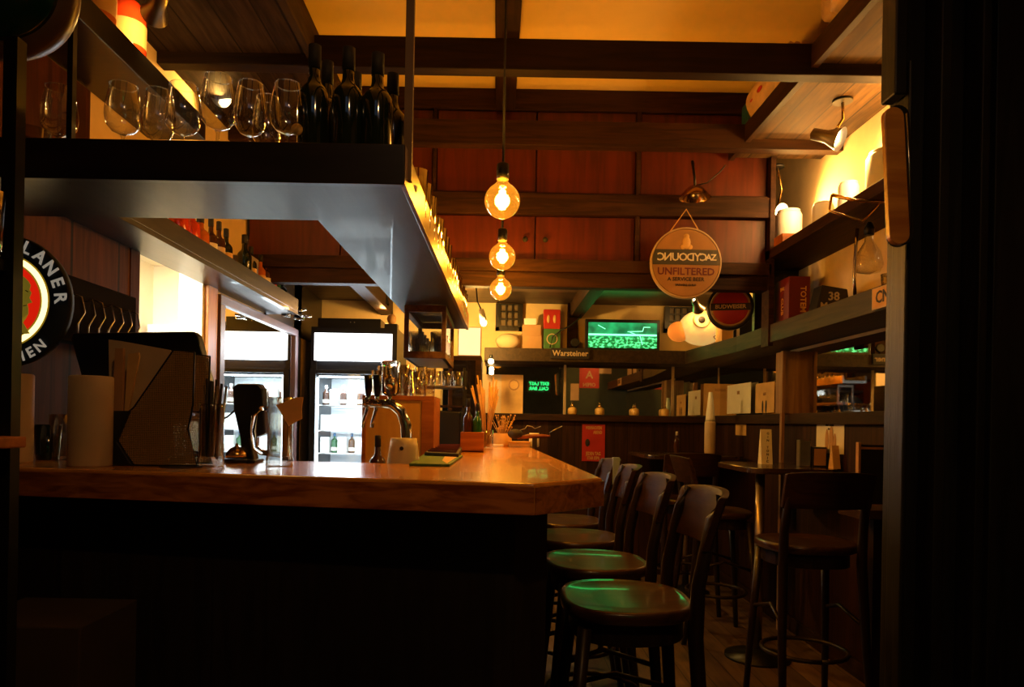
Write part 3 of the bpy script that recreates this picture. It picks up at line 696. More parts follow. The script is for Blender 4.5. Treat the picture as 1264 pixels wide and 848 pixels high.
# round signs
sc = P(846,325,4.0)
t = thing('round_sign', 'round wooden beer sign reading unfiltered hanging on cabinet by a cord', 'sign', sc)
R_ = .195
MB().lathe([(R_*.97,-.015),(R_,-.010),(R_,.010),(R_*.97,.015)], (0,0,0), 48, axis='Y').build('board', flat('tan_sign_face',(.34,.17,.045),.5), t)
MB().lathe([(R_,-.014),(R_+.008,-.016),(R_+.008,.016),(R_,.014)], (0,0,0), 48, axis='Y', cap=False).build('rim', M['beige'], t)
band = []
z0b, z1b = -.012, .075
for i in range(9):
    z = z0b+(z1b-z0b)*i/8; band.append((math.sqrt((R_*.985)**2-z*z), z))
MB().prism(band+[(-x,z) for x,z in band[::-1]], -.0175,-.0155,'XZ').build('band', flat('dark_olive_band',(.035,.03,.018),.5), t)
text([('C',-.145,.030,.062,-1),('N',-.105,.030,.062,-1),('U',-.062,.030,.062),('O',-.018,.030,.062),('D',.024,.030,.062,-1),('Y',.064,.030,.062),('C',.098,.030,.06,-1),('A',.128,.030,.052),('Z',.156,.030,.05)], M['sign_white'] if 0 else M['paper'], t, origin=(0,-.018,0))
text([('UNFILTERED',0,-.052,.058),], M['maroon_ink'], t, name='word', origin=(0,-.0165,0))
text([('A SERVICE BEER',0,-.095,.030),('BREWERS GUILD',0,-.128,.016)], M['ink'], t, name='small_words', origin=(0,-.0165,0))
MB().ball((0,-.016,.115),.03,(.8,.2,1.2)).ball((0,-.016,.15),.016,(1,.3,1)).ball((-.02,-.016,.09),.014,(1,.3,1)).ball((.022,-.016,.09),.014,(1,.3,1)).build('emblem', M['gold'], t)
MB().tube([(-.10,0,.168),(0,.0,.31),(.08,0,.178)], .004, 6).build('cord', M['kraft'], t)
sc = P(901,380,4.35)
t = thing('round_sign', 'black rimmed round sign with a red centre above the lantern', 'sign', sc, -.25)
MB().lathe([(.135,-.03),(.14,-.02),(.14,.03),(.13,.035)], (0,0,0), 40, axis='Y').build('rim', M['black'], t)
MB().lathe([(.112,.030),(.112,.038),(.100,.041),(0,.041)], (0,0,0), 40, axis='Y').build('face', flat('deep_red_enamel',(.28,.012,.01),.3), t)
MB().lathe([(.112,.037),(.122,.040),(.118,.043),(.108,.041)], (0,0,0), 40, axis='Y', cap=False).build('ring', flat('old_gold_ring',(.3,.17,.06),.4), t)
MB().box(-.118,.118,-.045,-.040,-.022,.022).build('band', M['ink'], t)
text([('BUDWEISER',0,0,.034)], M['beige'], t, origin=(0,-.0465,0))
MB().box(-.012,.012,.0,.02,.13,.215).build('bracket', M['blackm'], t)

# illuminated round sign at left
sc = P(2,371,1.815); sc.y = 1.85
t = thing('round_sign', 'large round navy sign with white letters and a yellow bearded head on red', 'sign', sc); t.scale = (.965,1,.965)
R_ = .180
FR = lambda rs: MB().lathe(rs, (0,0,0), 64, axis='Y')
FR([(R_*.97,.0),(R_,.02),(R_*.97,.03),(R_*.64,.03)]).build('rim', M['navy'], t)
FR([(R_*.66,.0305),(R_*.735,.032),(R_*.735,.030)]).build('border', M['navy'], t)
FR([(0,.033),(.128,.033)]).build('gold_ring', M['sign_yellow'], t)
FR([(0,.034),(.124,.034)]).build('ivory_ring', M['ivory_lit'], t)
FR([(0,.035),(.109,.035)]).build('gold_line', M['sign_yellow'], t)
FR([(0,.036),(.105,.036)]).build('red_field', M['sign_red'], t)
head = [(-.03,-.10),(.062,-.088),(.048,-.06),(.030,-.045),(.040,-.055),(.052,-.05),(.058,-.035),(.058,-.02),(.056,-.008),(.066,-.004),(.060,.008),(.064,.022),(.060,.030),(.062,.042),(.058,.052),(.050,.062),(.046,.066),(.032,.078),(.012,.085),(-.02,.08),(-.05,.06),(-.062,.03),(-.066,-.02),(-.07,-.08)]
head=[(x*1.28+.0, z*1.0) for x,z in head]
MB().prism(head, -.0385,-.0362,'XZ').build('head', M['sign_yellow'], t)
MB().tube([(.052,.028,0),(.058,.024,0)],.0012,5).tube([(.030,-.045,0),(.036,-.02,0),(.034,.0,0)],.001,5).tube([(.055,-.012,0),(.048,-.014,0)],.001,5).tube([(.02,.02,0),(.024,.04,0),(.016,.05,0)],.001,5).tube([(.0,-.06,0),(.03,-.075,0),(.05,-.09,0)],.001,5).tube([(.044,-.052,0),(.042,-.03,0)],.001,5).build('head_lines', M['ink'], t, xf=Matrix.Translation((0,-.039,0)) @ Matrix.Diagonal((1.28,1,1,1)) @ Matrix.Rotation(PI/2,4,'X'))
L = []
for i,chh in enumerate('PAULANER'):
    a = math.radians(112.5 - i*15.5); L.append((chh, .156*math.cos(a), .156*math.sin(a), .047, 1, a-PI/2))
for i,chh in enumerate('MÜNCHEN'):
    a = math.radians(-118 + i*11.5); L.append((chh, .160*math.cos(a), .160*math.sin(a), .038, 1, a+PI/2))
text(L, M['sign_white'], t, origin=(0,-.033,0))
# green oval sign at the top left
sc = P(-12,-32,1.30)
t = thing('oval_sign', 'glossy dark green round sign with bronze rim at the top left corner', 'sign', sc)
Rm = (Matrix.Rotation(.35,3,'Z') @ Matrix.Rotation(PI/2,3,'X') @ Matrix.Rotation(.25,3,'X'))
MB().lathe([(.135,-.06),(.145,-.02),(.145,.01),(.138,.02),(.118,.026)], (0,0,0), 56, rot=Rm).build('rim', flat('bronze_rim',(.14,.075,.04),.35), t)
MB().lathe([(.118,.024),(.112,.035),(.08,.044),(0,.05)], (0,0,0), 56, rot=Rm).build('face', M['dgreen'], t)
mbx = MB()
for pts in (((.01,.05),(.015,.0),(.05,-.01),(.065,.03),(.04,.06)),((.06,.02),(.075,-.03),(.07,-.08),(.085,-.03),(.08,.02))):
    mbx.tube([(a,b,.048-(a*a+b*b)*1.2) for a,b in pts], .0015, 6)
mbx.build('gold_outline', M['gold'], t, xf=Rm.to_4x4())

# black steel rack at the left edge
t = thing('steel_rack', 'black steel rack with thin uprights at the left edge of the bar', 'rack', (-.82,1.2,0))
xa = P(11,500,1.25).x+.82
for (x,y) in ((xa,.05),(xa-.42,.05),(xa,-.20),(xa-.42,-.20)):
    MB().box(x-.0125,x+.0125,y-.0125,y+.0125,0,1.92).build('upright', M['blackm'], t)
for z in (P(0,330,1.25).z, P(0,545,1.25).z-.02, .45):
    MB().box(xa-.43,xa-.0,-.20,.05,z-.01,z+.01).build('shelf_plate', M['blackm'], t)
o = tag(MB().box(-.12,.0,-.07,.07,0,.02).build('wooden_tray', M['box_wood'], None, .003), 'edge of a small orange wooden tray on the left rack', 'tray'); o.location = (P(14,545,1.2).x,1.17,P(0,545,1.25).z-.0095)
o = tumbler((P(-2,300,1.2).x,1.17,P(0,330,1.25).z+.0105),.10,.028,'small clear glass on the left steel rack above the round sign','glasses on the left rack')

# ------------------------------------------------------------------ things on the front counter
ZT = 1.12
def ctY(px, py):   # depth on the counter top of a pixel
    v = (-(px-CX)*sr+(py-CY)*cr)/F; return (H-ZT)/v
o = tag(MB().lathe([(.0,0),(.05,0),(.051,.004),(.051,.225),(.048,.228),(.014,.228),(.014,.22),(0,.22)],(0,0,0),32).build('paper_roll', M['beige'], None), 'beige paper towel roll standing left of the mesh holder', 'roll'); Y=ctY(110,577); o.location=(P(111,577,Y+.05).x,Y+.05,ZT)
o = tag(MB().lathe([(.0,0),(.05,0),(.051,.004),(.051,.232),(.048,.236),(.014,.236),(.014,.22),(0,.22)],(0,0,0),32).build('paper_roll', M['beige'], None), 'beige paper roll at the left end behind the black rack post', 'roll'); o.location=(P(13,577,1.86).x,1.86,ZT)
# mesh magazine holder
Y0 = 1.80
def XZ(px,py,Y): q = P(px,py,Y); return (q.x,q.z)
mm = bpy.data.materials.new('warm_lit_wire_mesh'); mm.use_nodes = True; nt = mm.node_tree; b = nt.nodes['Principled BSDF']
b.inputs['Base Color'].default_value = (.34,.20,.06,1); b.inputs['Metallic'].default_value = .2; b.inputs['Roughness'].default_value = .4  # black mesh given a tan base, warm lamp light put into the colour
tc = nt.nodes.new('ShaderNodeTexCoord'); ck = nt.nodes.new('ShaderNodeTexChecker'); ck.inputs['Scale'].default_value = 300
mp = nt.nodes.new('ShaderNodeMapping'); mp.inputs['Rotation'].default_value = (0,.78,0)
nt.links.new(tc.outputs['Object'], mp.inputs[0]); nt.links.new(mp.outputs[0], ck.inputs['Vector'])
mr = nt.nodes.new('ShaderNodeMapRange'); mr.inputs['To Min'].default_value = .55; mr.inputs['To Max'].default_value = 1.
nt.links.new(ck.outputs['Fac'], mr.inputs['Value']); nt.links.new(mr.outputs[0], b.inputs['Alpha'])
hb = P(200,577,Y0); t = thing('magazine_holder', 'black wire mesh magazine holder with papers on the counter', 'holder', (hb.x,Y0,ZT))
def loc2(px,py,Y): q = P(px,py,Y); return (q.x-hb.x, max(.002,q.z-ZT))
side = [loc2(*p,Y0) for p in ((165,575),(146,545),(150,515),(165,503),(214,432),(240,435),(238,500),(232,530),(243,575))]
MB().prism(side, 0,.002,'XZ').build('side_panel', mm, t)
MB().prism(side, .098,.10,'XZ').build('side_panel', mm, t)
MB().tube([(a,.001,c) for a,c in side]+[(side[0][0],.001,side[0][1])], .0025, 6).tube([(a,.099,c) for a,c in side]+[(side[0][0],.099,side[0][1])], .0025, 6).build('wire_frame', M['blackm'], t)
fx = [loc2(*p,Y0) for p in ((131,507),(162,507),(146,545),(165,575),(131,575))]
MB().prism(fx, -.01,.10,'XZ').build('front_tray', M['black'], t, .002)
for (x0,x1,y,tp,tilt,lb,mt) in ((.0,.0,.02,.0,.0,0,0),):
    pass
def sheet(pts, y, lb, mt, th=.004):
    q = [P(a,b_,y) for a,b_ in pts]; m = MB().prism([(v.x,v.z) for v in q], y,y+th,'XZ'); return tag(m.build('paper_sheet', M[mt], None), lb, 'paper', 'papers in the mesh holder')
sheet(((136,560),(134,419),(150,421),(210,432),(214,438),(214,560)), Y0+.075, 'large tan paper folder, rearmost in the mesh holder', 'beige')
sheet(((137,560),(142,430),(152,430),(150,560)), Y0+.03, 'narrow dark-edged folder at the left in the mesh holder', 'card',.01)
sheet(((150,560),(158,437),(171,435),(172,440),(158,510),(158,560)), Y0+.018, 'tan leaflet leaning in front of the folders', 'kraft',.006)
# point-of-sale monitor behind
t = thing('till_monitor', 'black till monitor seen from behind the mesh holder', 'monitor', (P(180,570,2.08).x,2.08,ZT))
q = [P(*p,2.08) for p in ((104,462),(92,419),(94,412),(242,410),(247,415),(262,470),(263,520),(112,520))]
MB().prism([(v.x-t.location.x, v.z-ZT) for v in q], -.02,.02,'XZ').build('screen_housing', M['black'], t, .006)
MB().box(-.05,.05,-.03,.03,.01,.12).build('stand', M['black'], t, .006)
MB().box(-.12,.12,-.08,.07,0,.012).build('stand_base', M['black'], t, .006)
t = thing('card_terminal', 'black angular till display between straw mug and beer mug', 'display', (P(308,570,2.03).x,2.03,ZT))
q = [P(*p,2.03) for p in ((301,571),(299,540),(291,505),(290,478),(296,474),(322,474),(327,480),(330,535),(312,542),(318,571))]
MB().prism([(v.x-t.location.x, max(.002,v.z-ZT)) for v in q], -.02,.02,'XZ').build('housing', M['black'], t, .005)
MB().box(-.03,.03,-.04,.04,0,.01).build('foot', M['black'], t, .004)
MB().tube([(-.04,.02,.16),(-.08,.03,.13),(-.13,.03,.11)], .003, 6).build('cable', M['rubber'], t)
t = thing('desk_bell', 'small brass desk bell on the counter beside the straw mug', 'bell', (P(292,572,2.0).x,2.0,ZT))
MB().lathe([(.032,0),(.034,.006),(.034,.012)], (0,0,0), 24).build('base', M['blackm'], t)
MB().lathe([(.031,.014),(.029,.028),(.018,.042),(.005,.047),(.004,.055),(0,.056)], (0,0,0), 24).build('dome', M['brass'], t)
# mugs
def mug(px, py, h, r, label, seg=18):
    Y = ctY(px,py)+r; x = P(px,py,Y).x
    t = thing('beer_mug', label, 'mug', (x,Y,ZT), 0)
    b_ = MB(); prof = [(r*.96,0),(r,.004),(r,.02),(r*.93,.03),(r*.93,h*.93),(r*.98,h),(r*.88,h),(r*.84,.028),(0,.024)]
    b_.lathe(prof, (0,0,0), 16).build('mug_body', M['mug'], t)
    hy = h*.82
    MB().tube([(-r*.9,0,hy),(-r*1.5,0,hy+.004),(-r*1.95,0,hy-.02),(-r*2.0,0,h*.5),(-r*1.85,0,h*.27),(-r*1.4,0,h*.2),(-r*.9,0,h*.19)], .008, 10).build('handle', M['thick'], t)
    return t
m1 = mug(345,577, .187,.036, 'empty tall glass beer mug with paper tag on the counter')
m2 = mug(260,577, .165,.034, 'glass mug filled with dark drinking straws')
t = tag(MB().prism([(0,0),(.035,-.055),(.07,-.035),(.068,-.01),(.072,.022),(.05,.02),(.03,.01)], -.001,.001,'XZ').build('paper_tag', M['kraft'], None), 'crumpled kraft paper tag stuck in the empty beer mug rim', 'tag')
t.location = (m1.location.x+.0, m1.location.y-.040, ZT+.165)
for i in range(9):
    a = i*2.4; rr = .016*((i%3)/2+.2); x = m2.location.x+rr*math.cos(a); y = m2.location.y+rr*math.sin(a)
    o = tag(MB().tube([(0,0,0),(.010*math.cos(a)+.003*(i%3),.008*math.sin(a),.185+.006*(i%4))], .0035, 8).build('drinking_straw', M['rubber'] if i%4 else M['steel'], None), 'dark drinking straw standing in the glass mug', 'straw', 'straws in the glass mug'); o.location=(x,y,ZT+.026)
o = tag(MB().lathe([(0,0),(.05,0),(.052,.002),(0,.003)],(0,0,0),28).build('coaster', M['ink'], None), 'dark round coaster in front of the straw mug', 'coaster'); o.location=(m2.location.x-.06,1.79,ZT+.0)
# tap tower
tt = thing('beer_tap', 'curved chrome beer tap tower with two black handles', 'tap', (P(497,560,2.35).x,2.35,.98))
def L3(px,py,Y=2.35): q = P(px,py,Y); return (q.x-tt.location.x, q.y-2.35, q.z-.98)
MB().tube([(0,0,.0),L3(502,548),L3(501,525),L3(495,508),L3(484,499),L3(470,498)], .019, 16, [.022,.020,.019,.018,.017,.015]).build('spout_arm', M['chrome'], tt)
MB().tube([L3(486,500),L3(450,497)], .014, 14).tube([L3(452,497),L3(449,497)], .018, 14).build('manifold', M['chrome'], tt)
for a in (454,465):
    f_ = MB().tube([L3(a,497),L3(a-1,506),L3(a-5,520),L3(a-6,528)], .006, 8).build('faucet', M['chrome'], tt)
    MB().tube([L3(a+.5,489),L3(a+1,478),L3(a,463)], .012, 12, [.009,.013,.014]).build('tap_handle', M['black'], tt)
    MB().tube([L3(a,497),L3(a+.3,487)], .007, 8).build('collar', M['chrome'], tt)
MB().tube([L3(481,498),L3(481,488)], .006, 8).build('medallion_stem', M['chrome'], tt)
MB().lathe([(.016,0),(.030,.012),(.030,.10),(.034,.112),(.030,.118),(.0,.118)], L3(482,489), 12).build('crystal_medallion', M['thick'], tt)
MB().ball(Vector(L3(481,470)), .013, (1,1,2)).build('medallion_core', M['chrome'], tt)
MB().lathe([(.05,0),(.05,.012),(.026,.03)], (0,0,0), 24).build('base', M['chrome'], tt)
# bar work bench inside the L and wooden box on it
wbn = thing('work_bench', 'dark steel work bench behind the counter', 'bench', (-.6,2.7,0))
MB().box(-.5,.33,-.45,.9,.93,.98).build('bench_top', M['steel'], wbn, .004)
MB().box(-.5,.33,-.42,.88,0,.93).build('bench_body', M['blackm'], wbn)
bx = P(447,500,2.75).x; bx1 = P(536,500,2.75).x
t = thing('wooden_cabinet', 'orange wooden cabinet with light front panel behind the beer tap', 'cabinet', ((bx+bx1)/2,2.75,.98)); w = (bx1-bx)/2; zt_ = P(480,488,2.75).z-.98
MB().box(-w,w,0,.3,zt_-.018,zt_).box(-w,-w+.016,0,.3,0,zt_-.018).box(w-.05,w,0,.3,0,zt_-.018).box(-w,w,.28,.3,0,zt_-.018).build('carcass', M['box_wood'], t, .002)
MB().box(-w+.016,w-.05,.006,.02,0,zt_-.018).build('front_panel', M['box_panel'], t)
MB().box(w-.09,w-.062,0,.006,.13,.19).build('power_socket', M['black'], t, .002)
for i in range(9):
    tumbler((t.location.x-.09+.052*(i%5)+.01*(i//5), 2.79+.08*(i//5), .98+zt_), .10+.012*((i%3)), .026, 'upturned clear tumbler on top of the orange wooden cabinet', 'tumblers on the wooden cabinet')
# pitcher, small bottle, white cup
t = thing('pitcher', 'frosted beige plastic pitcher standing under the tap', 'pitcher', (P(498,572,2.16).x,2.16,.98))
MB().lathe([(.050,0),(.054,.005),(.056,.10),(.045,.185),(.040,.215),(.034,.215),(.04,.18),(.048,.10),(0,.01)], (0,0,0), 28).build('pitcher_body', flat('frosted_beige_plastic',(.75,.62,.36),.35, var=.03), t)
MB().lathe([(.006,0),(.006,.003)], (0,-.048,.185), 12, rot=Matrix.Rotation(PI/2,3,'X')).build('rivet', M['ink'], t)
bottle((P(466,572,2.25).x,2.25,.98), P(466,538,2.25).z-.98, .026, 'brownbottle', 'small brown bottle on the bench left of the frosted pitcher', None, 'kraft', 'ink', lz=(.3,.75))
o = tag(MB().lathe([(.024,0),(.032,.10),(.028,.10),(0,.01)],(0,0,0),20).build('paper_cup', M['paper'], None), 'white paper cup beside the small brown bottle', 'cup'); o.location=(P(447,572,2.25).x,2.25,1.0-.02+.04)
o.scale=(1,1,1); o.location.z=.98; 
# bar mats
def flatpoly(pts, Yz, name, mat, label, cat, z, th):
    q = []
    for a,b_ in pts:
        v = (-(a-CX)*sr+(b_-CY)*cr)/F; Y = (H-z)/v; u=((a-CX)*cr+(b_-CY)*sr)/F; q.append((u*Y,Y))
    return q
q = flatpoly(((505,571),(555,572),(571,561),(524,559)),0,'',0,'','',1.13,0)
o = tag(MB().prism(q, 1.1205,1.128).build('bar_mat', M['green'], None, .002), 'flat green bar mat on the inner edge of the counter', 'mat')
MB().prism([(q[1][0]*.5+q[2][0]*.5-.04, q[1][1]*.5+q[2][1]*.5-.10),(q[1][0]-.01,q[1][1]+.03),(q[2][0]-.01,q[2][1]-.02),(q[2][0]-.06,q[2][1]-.02)],1.128,1.1285).build('printed_patch', M['gold'], o)
q = flatpoly(((524,558),(566,560),(572,549),(537,549)),0,'',0,'','',1.14,0)
o = tag(MB().prism(q, 1.1205,1.14).build('rubber_tray', M['ink'], None, .003), 'dark reddish ridged tray lying behind the green mat', 'tray')
for i in range(7):
    r_ = MB()
    s_ = (i+.5)/7; a = Vector(q[0]).lerp(Vector(q[3]),s_); b2_ = Vector(q[1]).lerp(Vector(q[2]),s_); r_.bar((a.x+.01,a.y,1.142),(b2_.x-.01,b2_.y,1.142),.006,.006); r_.build('ridge', M['maroon_ink'], o)
# wooden caddy with squeeze bottles
Yc = 3.02; t = thing('wooden_caddy', 'square wooden caddy box on the counter holding pourer bottles', 'caddy', (P(583,548,Yc).x,Yc,ZT))
w=.05
MB().box(-w,w,-w,-w+.008,0,.085).box(-w,w,w-.008,w,0,.085).box(-w,-w+.008,-w+.008,w-.008,0,.085).box(w-.008,w,-w+.008,w-.008,0,.085).box(-w,w,-w,w,0,.008).build('box_body', M['box_wood'], t, .002)
bottle((t.location.x-.02,Yc-.005,ZT+.008), .22,.02,'brownbottle','slim brown bottle with black pourer at the left in the wooden caddy','bottles in the wooden caddy','kraft')
bottle((t.location.x+.02,Yc+.0,ZT+.008), .20,.02,'greenbottle','slim green bottle at the right in the wooden caddy','bottles in the wooden caddy','kraft')
# stand with dry sticks
Yv = 3.4; xv = P(600,548,Yv).x
t = thing('stick_vase', 'clear glass jar holding a bundle of dry sticks on the counter', 'vase', (xv,Yv,ZT))
MB().lathe([(.030,0),(.034,.005),(.034,.09),(.030,.09),(.028,.01),(0,.01)], (0,0,0), 22).build('jar', M['tumbler'], t)
for i in range(28):
    a = random.uniform(0,2*PI); l = random.uniform(.24,.34); s_ = random.uniform(.02,.075)
    o = tag(MB().tube([(0,0,0),(s_*.4*math.cos(a),s_*.4*math.sin(a),l*.5),(s_*math.cos(a),s_*math.sin(a),l)], .0025, 6, [.0022,.0022,.004]).build('dry_stick', M['kraft'], None), 'thin dry stick with frayed tip in the glass jar', 'stick', 'dry sticks in the glass jar'); o.location=(xv+.012*math.cos(a),Yv+.012*math.sin(a),ZT+.012)
# far end of the counter
o = tag(MB().box(-.05,.05,-.03,.03,0,.012).build('paper_pad', M['paper'], None, .002), 'white paper pad beside the glass jar of sticks', 'pad'); o.location=(P(610,549,3.7).x,3.72,ZT)
t = thing('cardboard_box', 'low orange cardboard box at the far end of the counter', 'box', (P(641,548,3.7).x,3.70,ZT))
MB().box(-.055,.055,-.035,.035,0,.022).build('box_body', M['kraft'], t, .002); MB().box(-.057,.057,-.037,.037,.022,.03).build('lid', M['box_panel'], t, .002)
xg = P(625,545,3.74).x
t = thing('dried_flowers', 'dried flower bunch in a tan glass jar at the counter end', 'flowers', (xg-.02,3.76,ZT))
MB().lathe([(.045,0),(.05,.01),(.05,.07),(.046,.07),(.044,.012),(0,.012)], (0,0,0), 20).build('jar', M['kraft'], t)
fl = MB()
for i in range(60):
    a=random.uniform(0,2*PI); s_=random.uniform(0,.07); z=random.uniform(.09,.17)
    fl.tube([(0,0,.03),(s_*.5*math.cos(a),s_*.5*math.sin(a),z*.6),(s_*math.cos(a),s_*math.sin(a),z)], .0012, 4)
    fl.ball((s_*math.cos(a),s_*math.sin(a),z), .005, seg=6)
o=fl.build('flower_sprays', M['kraft'], t)
t = thing('lobster_model', 'red-brown wooden lobster model with long wire feelers at the counter end', 'ornament', P(660,541,3.6))
MB().tube([(-.09,0,.0),(-.03,0,.01),(.04,0,.012),(.08,0,.012)], .012, 10, [.008,.012,.011,.006]).build('body', wood('red_brown_wood',(.30,.08,.03),(.18,.04,.02),.4,'X'), t)
MB().ball((-.10,0,.02),.036,(1.1,.8,.7)).build('tail', M['ink'], t)
MB().tube([(.08,0,.012),(.075,0,.03),(.10,0,.045),(.14,0,.065)], .0025, 6).tube([(-.09,0,.035),(-.05,0,.05),(-.04,0,.065),(-.015,0,.06),(.0,0,.05),(.03,0,.062)], .0025, 6).build('feelers', M['steel'], t)
MB().box(-.012,.012,-.012,.012,1.12-t.location.z,.0).build('stand', M['ink'], t) 
o = tag(MB().lathe([(.024,0),(.028,.005),(.026,.075),(0,.075)],(0,0,0),20).build('candle', M['paper'], None), 'cream pillar candle at the far corner of the counter', 'candle'); o.location=(P(664,551,3.72).x-.02,3.74,ZT)

# glass display frame hanging from the shelf end
fy0, fy1 = 3.05, 3.62; x0,x1 = P(498,440,fy0).x, P(550,440,fy0).x; z1_=1.757; z0_ = P(520,442,fy0).z
t = thing('glass_rack', 'square wood-framed glass rack hanging below the end of the shelf', 'rack', ((x0+x1)/2,fy0,z0_)); w=(x1-x0)/2; h=z1_-z0_; d=fy1-fy0; b_=.02
fr = MB()
for y in (0,d-b_):
    fr.box(-w,w,y,y+b_,0,.03).box(-w,w,y,y+b_,h-.03,h).box(-w,-w+b_,y,y+b_,.03,h-.03).box(w-b_,w,y,y+b_,.03,h-.03)
for x in (-w,w-b_):
    fr.box(x,x+b_,b_,d-b_,0,.03).box(x,x+b_,b_,d-b_,h-.03,h)
fr.build('frame', wood('frame_wood',(.20,.10,.035),(.11,.05,.02),.4,'Y'), t, .002)
MB().box(-w+b_,w-b_,.008,.011,.03,h-.03).box(w-.012,w-.009,b_,d-b_,.03,h-.03).build('pane', M['pane'], t)
MB().box(-w+.005,w-.005,.01,d-.01,.0,.006).build('bottom_plate', M['steel'], t)
for i in range(8):
    tumbler(((x0+x1)/2-.05+.1*(i%2), fy0+.10+.12*(i//2), z0_+.0305-.024), .12,.036, 'upturned tumbler inside the hanging wood-framed rack', 'tumblers in the hanging rack')

# ------------------------------------------------------------------ fridge
FYY = 5.25
x0,x1 = P(384,430,FYY).x, P(490,430,FYY).x; ztop = P(430,404,FYY).z
t = thing('drinks_fridge', 'tall black drinks fridge with a blank backlit white header', 'fridge', ((x0+x1)/2,FYY,0)); w=(x1-x0)/2
MB().box(-w,-w+.04,0,.55,0,ztop).box(w-.04,w,0,.55,0,ztop).box(-w,w,.51,.55,0,ztop).box(-w+.04,w-.04,0,.51,ztop-.05,ztop).box(-w+.04,w-.04,0,.51,0,.2).build('housing', M['black'], t)
MB().box(-w+.02,w-.02,.03,.51,P(430,457,FYY).z-.04,P(430,411,FYY).z).build('header_box', M['black'], t)
sx0,sx1 = P(388,430,FYY).x-t.location.x, P(484,430,FYY).x-t.location.x
MB().box(sx0,sx1,-.006,.03,P(435,445.5,FYY).z,P(435,411.5,FYY).z).build('lit_header', M['fridgelit'], t, .003)
zd = P(430,457,FYY).z
MB().box(-w,-w+.045,-.03,-.002,.2,zd).box(w-.045,w,-.03,-.002,.2,zd).box(-w+.045,w-.045,-.03,-.002,zd-.03,zd).box(-w+.045,w-.045,-.03,-.002,.2,.25).build('door_frame', M['black'], t, .003)
MB().box(-w+.045,w-.045,-.02,-.014,.25,zd-.03).build('door_glass', M['pane'], t)
MB().box(-w+.042,w-.042,.495,.508,.2,zd-.03).build('back_panel', flat('white_fridge_liner',(.8,.85,.88),.4,var=.02), t)
MB().box(-w+.047,-w+.06,.0,.012,.3,zd-.06).box(w-.06,w-.047,.0,.012,.3,zd-.06).box(-w+.06,w-.06,.02,.035,zd-.055,zd-.045).build('light_tube', M['tube'], t)
fz = [P(430,y,FYY).z for y in (500,532,560)] + [.75,.45]
sh = MB()
for z in fz:
    for k_ in range(14): sh.box(-w+.045,w-.045,.03+.033*k_,.035+.033*k_,z-.006,z)
sh.build('wire_shelf', M['steel'], t)
light('AREA', (t.location.x,FYY+.10,zd-.07), 12, (.82,.93,1), target=(t.location.x,FYY+.25,.6), shape=(.45,.1), name='fridge_light')
light('AREA', (t.location.x,FYY-.03,P(430,430,FYY).z), 5, (.80,.90,1), target=(t.location.x,FYY-2,1.76), shape=(.55,.2), name='header_light')
light('AREA', (t.location.x,FYY-.012,1.1), 5, (.82,.93,1), target=(t.location.x,FYY+.4,1.1), shape=(.45,.9), name='fridge_inner_light')
cols = ['paper','white','blue','white','brownbottle','paper','steel']
for zi,z in enumerate(fz[:4]):
    for i in range(8):
        x = t.location.x-w+.09+i*(2*w-.18)/7
        mt = cols[(i*3+zi*2)%7]
        if (i*2+zi)%4==0:
            o = bottle((x,FYY+.12+.02*(i%2),z), .15,.026, mt if mt in('brownbottle',) else 'greenbottle' if i%4==1 else 'brownbottle' if i%4==0 else 'brownbottle', 'small dark bottle on a wire shelf inside the lit fridge', 'bottles in the fridge', 'paper', 'blue' if i%2 else 'white')
        else:
            o = tag(MB().box(-.032,.032,-.03,.03,0,.12).build('carton', M['white'], None, .003), 'small white carton on a wire shelf inside the lit fridge', 'carton', 'cartons in the fridge'); o.location=(x,FYY+.12,z)
t = thing('flight_case', 'long black equipment box lying on top of the drinks fridge', 'box', (P(436,404,FYY+.1).x,FYY+.2,ztop))
MB().box(-.26,.22,-.15,.12,0,.075).build('box_body', M['black'], t, .006); MB().lathe([(.004,0),(.004,.004)],(.02,-.151,.045),8,rot=Matrix.Rotation(PI/2,3,'X')).lathe([(.004,0),(.004,.004)],(-.01,-.151,.045),8,rot=Matrix.Rotation(PI/2,3,'X')).build('indicator_light', M['steel'], t)
t = thing('ball_ornament', 'small round wooden ball ornament on the fridge top', 'ornament', (P(483,398,FYY+.1).x,FYY+.12,ztop))
MB().ball((0,0,.085),.038,(.95,.95,1.05)).build('ball', M['card'], t); MB().box(-.05,.05,-.04,.04,0,.045).build('base', M['black'], t, .006)

# dark cabinet column with small lit sign, glass shelf
YQ = 4.55; x0,x1 = P(553,480,YQ).x, P(594,480,YQ).x; z1_ = P(575,439,YQ).z
t = thing('tall_cabinet', 'tall dark cabinet column behind the counter below a lit sign', 'cabinet', ((x0+x1)/2,YQ,0)); w=(x1-x0)/2
MB().box(-w,w,.01,.35,0,z1_).build('cabinet_body', M['beam'], t, .004)
MB().box(-w+.03,w-.04,0,.012,1.0,z1_-.03).build('door_glass', flat('dark_glass_door',(.012,.010,.010),.08,coat=.5), t)
lx0,lx1=P(565,420,YQ).x,P(594,420,YQ).x
t = thing('light_box', 'small blank white light box standing on the dark cabinet column', 'sign', ((lx0+lx1)/2,YQ+.02,z1_)); w=(lx1-lx0)/2; h=P(580,403,YQ).z-z1_
MB().box(-w,w,0,.08,0,h).build('housing', M['beige'], t, .003); MB().box(-w+.006,w-.006,-.003,0,.006,h-.006).build('lit_face', M['lightbox'], t)
